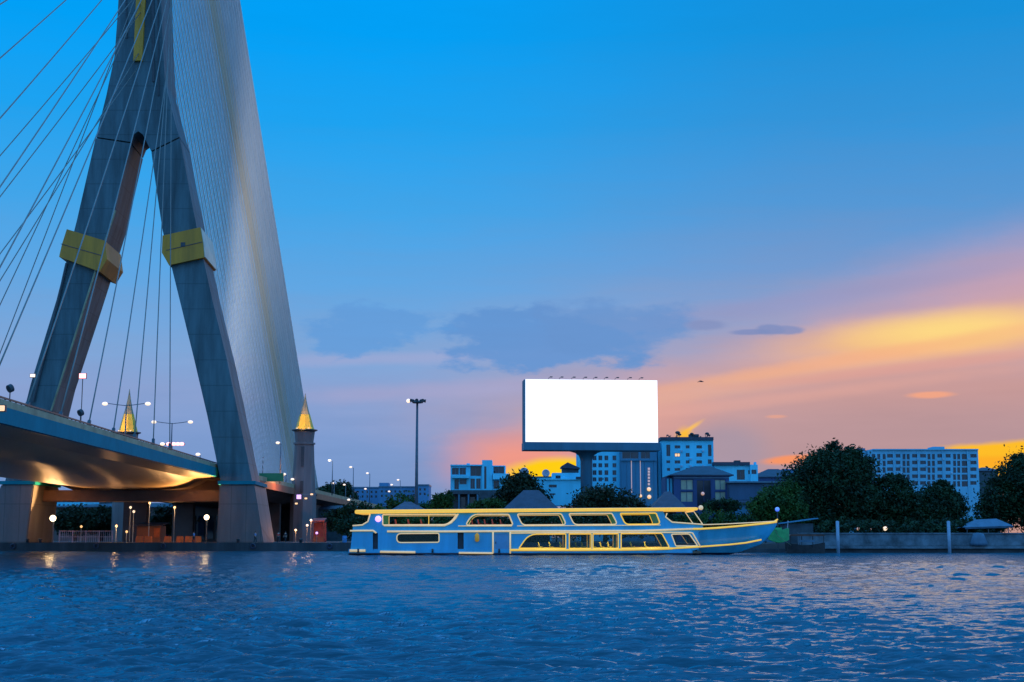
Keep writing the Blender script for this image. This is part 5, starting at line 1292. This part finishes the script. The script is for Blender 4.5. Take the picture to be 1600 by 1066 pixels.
def person(X, Y, z0, h, face, shirt, label, stride=.18, arm=.2):
    """one skinned figure: body, with shirt, trousers and hair as children"""
    t = thing('person', label, 'person', (X, Y, z0), 'people on the quay')
    s = h / 1.75; c, sn = math.cos(face), math.sin(face)
    def W(x, y, z): return Vector((X + (x * c - y * sn) * s, Y + (x * sn + y * c) * s, z0 + z * s))
    def grow(name, verts, edges, rad, m):
        me = bpy.data.meshes.new(name); me.from_pydata([v - t.location for v in verts], edges, []); me.update()
        ob = bpy.data.objects.new('tmp', me); COL.objects.link(ob)
        sk = ob.modifiers.new('skin', 'SKIN')
        for i, r in enumerate(rad): me.skin_vertices[0].data[i].radius = (r * s, r * s); me.skin_vertices[0].data[i].use_root = (i == 0)
        ss = ob.modifiers.new('sub', 'SUBSURF'); ss.levels = ss.render_levels = 1
        dg = bpy.context.evaluated_depsgraph_get(); m2 = bpy.data.meshes.new_from_object(ob.evaluated_get(dg))
        bpy.data.objects.remove(ob); m2.name = name
        m2.materials.clear(); m2.materials.append(MT[m])
        m2.polygons.foreach_set('use_smooth', [True] * len(m2.polygons))
        o = bpy.data.objects.new(name, m2); COL.objects.link(o); o.parent = t; return o
    st = stride
    V = [W(0, 0, .95), W(0, 0, 1.18), W(0, 0, 1.42), W(0, 0, 1.52), W(0, .01, 1.62), W(0, .01, 1.72),
         W(-.1, 0, .90), W(-.11, st * .5, .50), W(-.11, st, .06), W(-.11, st + .14, .03),
         W(.1, 0, .90), W(.11, -st * .4, .50), W(.11, -st, .06), W(.11, -st + .14, .03),
         W(-.2, 0, 1.40), W(-.25, arm * -.3, 1.12), W(-.25, arm * .5, .88), W(-.25, arm * .6, .80),
         W(.2, 0, 1.40), W(.25, arm * .3, 1.12), W(.26, arm * .9, .92), W(.26, arm, .84)]
    Ed = [(0, 1), (1, 2), (2, 3), (3, 4), (4, 5), (0, 6), (6, 7), (7, 8), (8, 9), (0, 10), (10, 11), (11, 12), (12, 13), (2, 14), (14, 15), (15, 16), (16, 17), (2, 18), (18, 19), (19, 20), (20, 21)]
    Rd = [.13, .13, .14, .055, .095, .07, .085, .06, .045, .035, .085, .06, .045, .035, .055, .042, .032, .03, .055, .042, .032, .03]
    body = grow('body', V, Ed, Rd, 'skin')
    sV = [V[0], V[1], V[2], V[14], V[15].lerp(V[14], .1), V[18], V[19].lerp(V[18], .1)]
    grow('shirt', sV, [(0, 1), (1, 2), (2, 3), (3, 4), (2, 5), (5, 6)], [.15, .155, .16, .078, .062, .078, .062], shirt)
    tV = [V[0], V[6], V[7], V[8], V[10], V[11], V[12]]
    grow('trousers', tV, [(0, 1), (1, 2), (2, 3), (0, 4), (4, 5), (5, 6)], [.148, .1, .075, .062, .1, .075, .062], 'trousers')
    hd = W(0, -.015, 1.675); obj('hair', MB().ball(hd, .118 * s, 10, .8), MT['hair'], t, smooth=True)
    return t
for x, Y, f, sh, lab in ((435, 217, .3, 'shirt_red', 'person in a red shirt and dark trousers standing on the quay by the right pedestal'),
                         (446, 217.5, 2.6, 'trousers', 'person in dark clothes standing on the quay right of the red-shirted one'),
                         (303, 219, 1.2, 'shirt_blue', 'person in a blue shirt standing on the quay before the orange barriers'),
                         (399, 216.5, 4.4, 'shirt_blue', 'person in a blue shirt on the quay in front of the right pedestal')):
    person(P(x, 840, Y).x, Y, GZ, 1.7, f, sh, lab)

# a bird in flight
bp_ = P(1096, 596.5, 120)
bm_ = MB()
c = bp_
body = [c + Vector((-.17, 0, -.01)), c + Vector((-.08, 0, .01)), c + Vector((.04, 0, .01)), c + Vector((.13, 0, .0)), c + Vector((.2, 0, -.01))]
bird = thing('flying_bird', 'small dark bird flying in the sunset sky right of the billboard', 'bird', c)
bm_.tube(body, [.012, .04, .05, .035, .008], 8)
obj('body', bm_, MT['bird'], bird, smooth=True)
for s in (-1, 1):
    w = [c + Vector((-.04, s * .03, .02)), c + Vector((.09, s * .03, .02)), c + Vector((.05 - .12, s * .28, .06)), c + Vector((-.30, s * .5, .0)), c + Vector((-.2, s * .26, .04))]
    obj('wing', MB().prism(w, (0, 0, .012)), MT['bird'], bird)
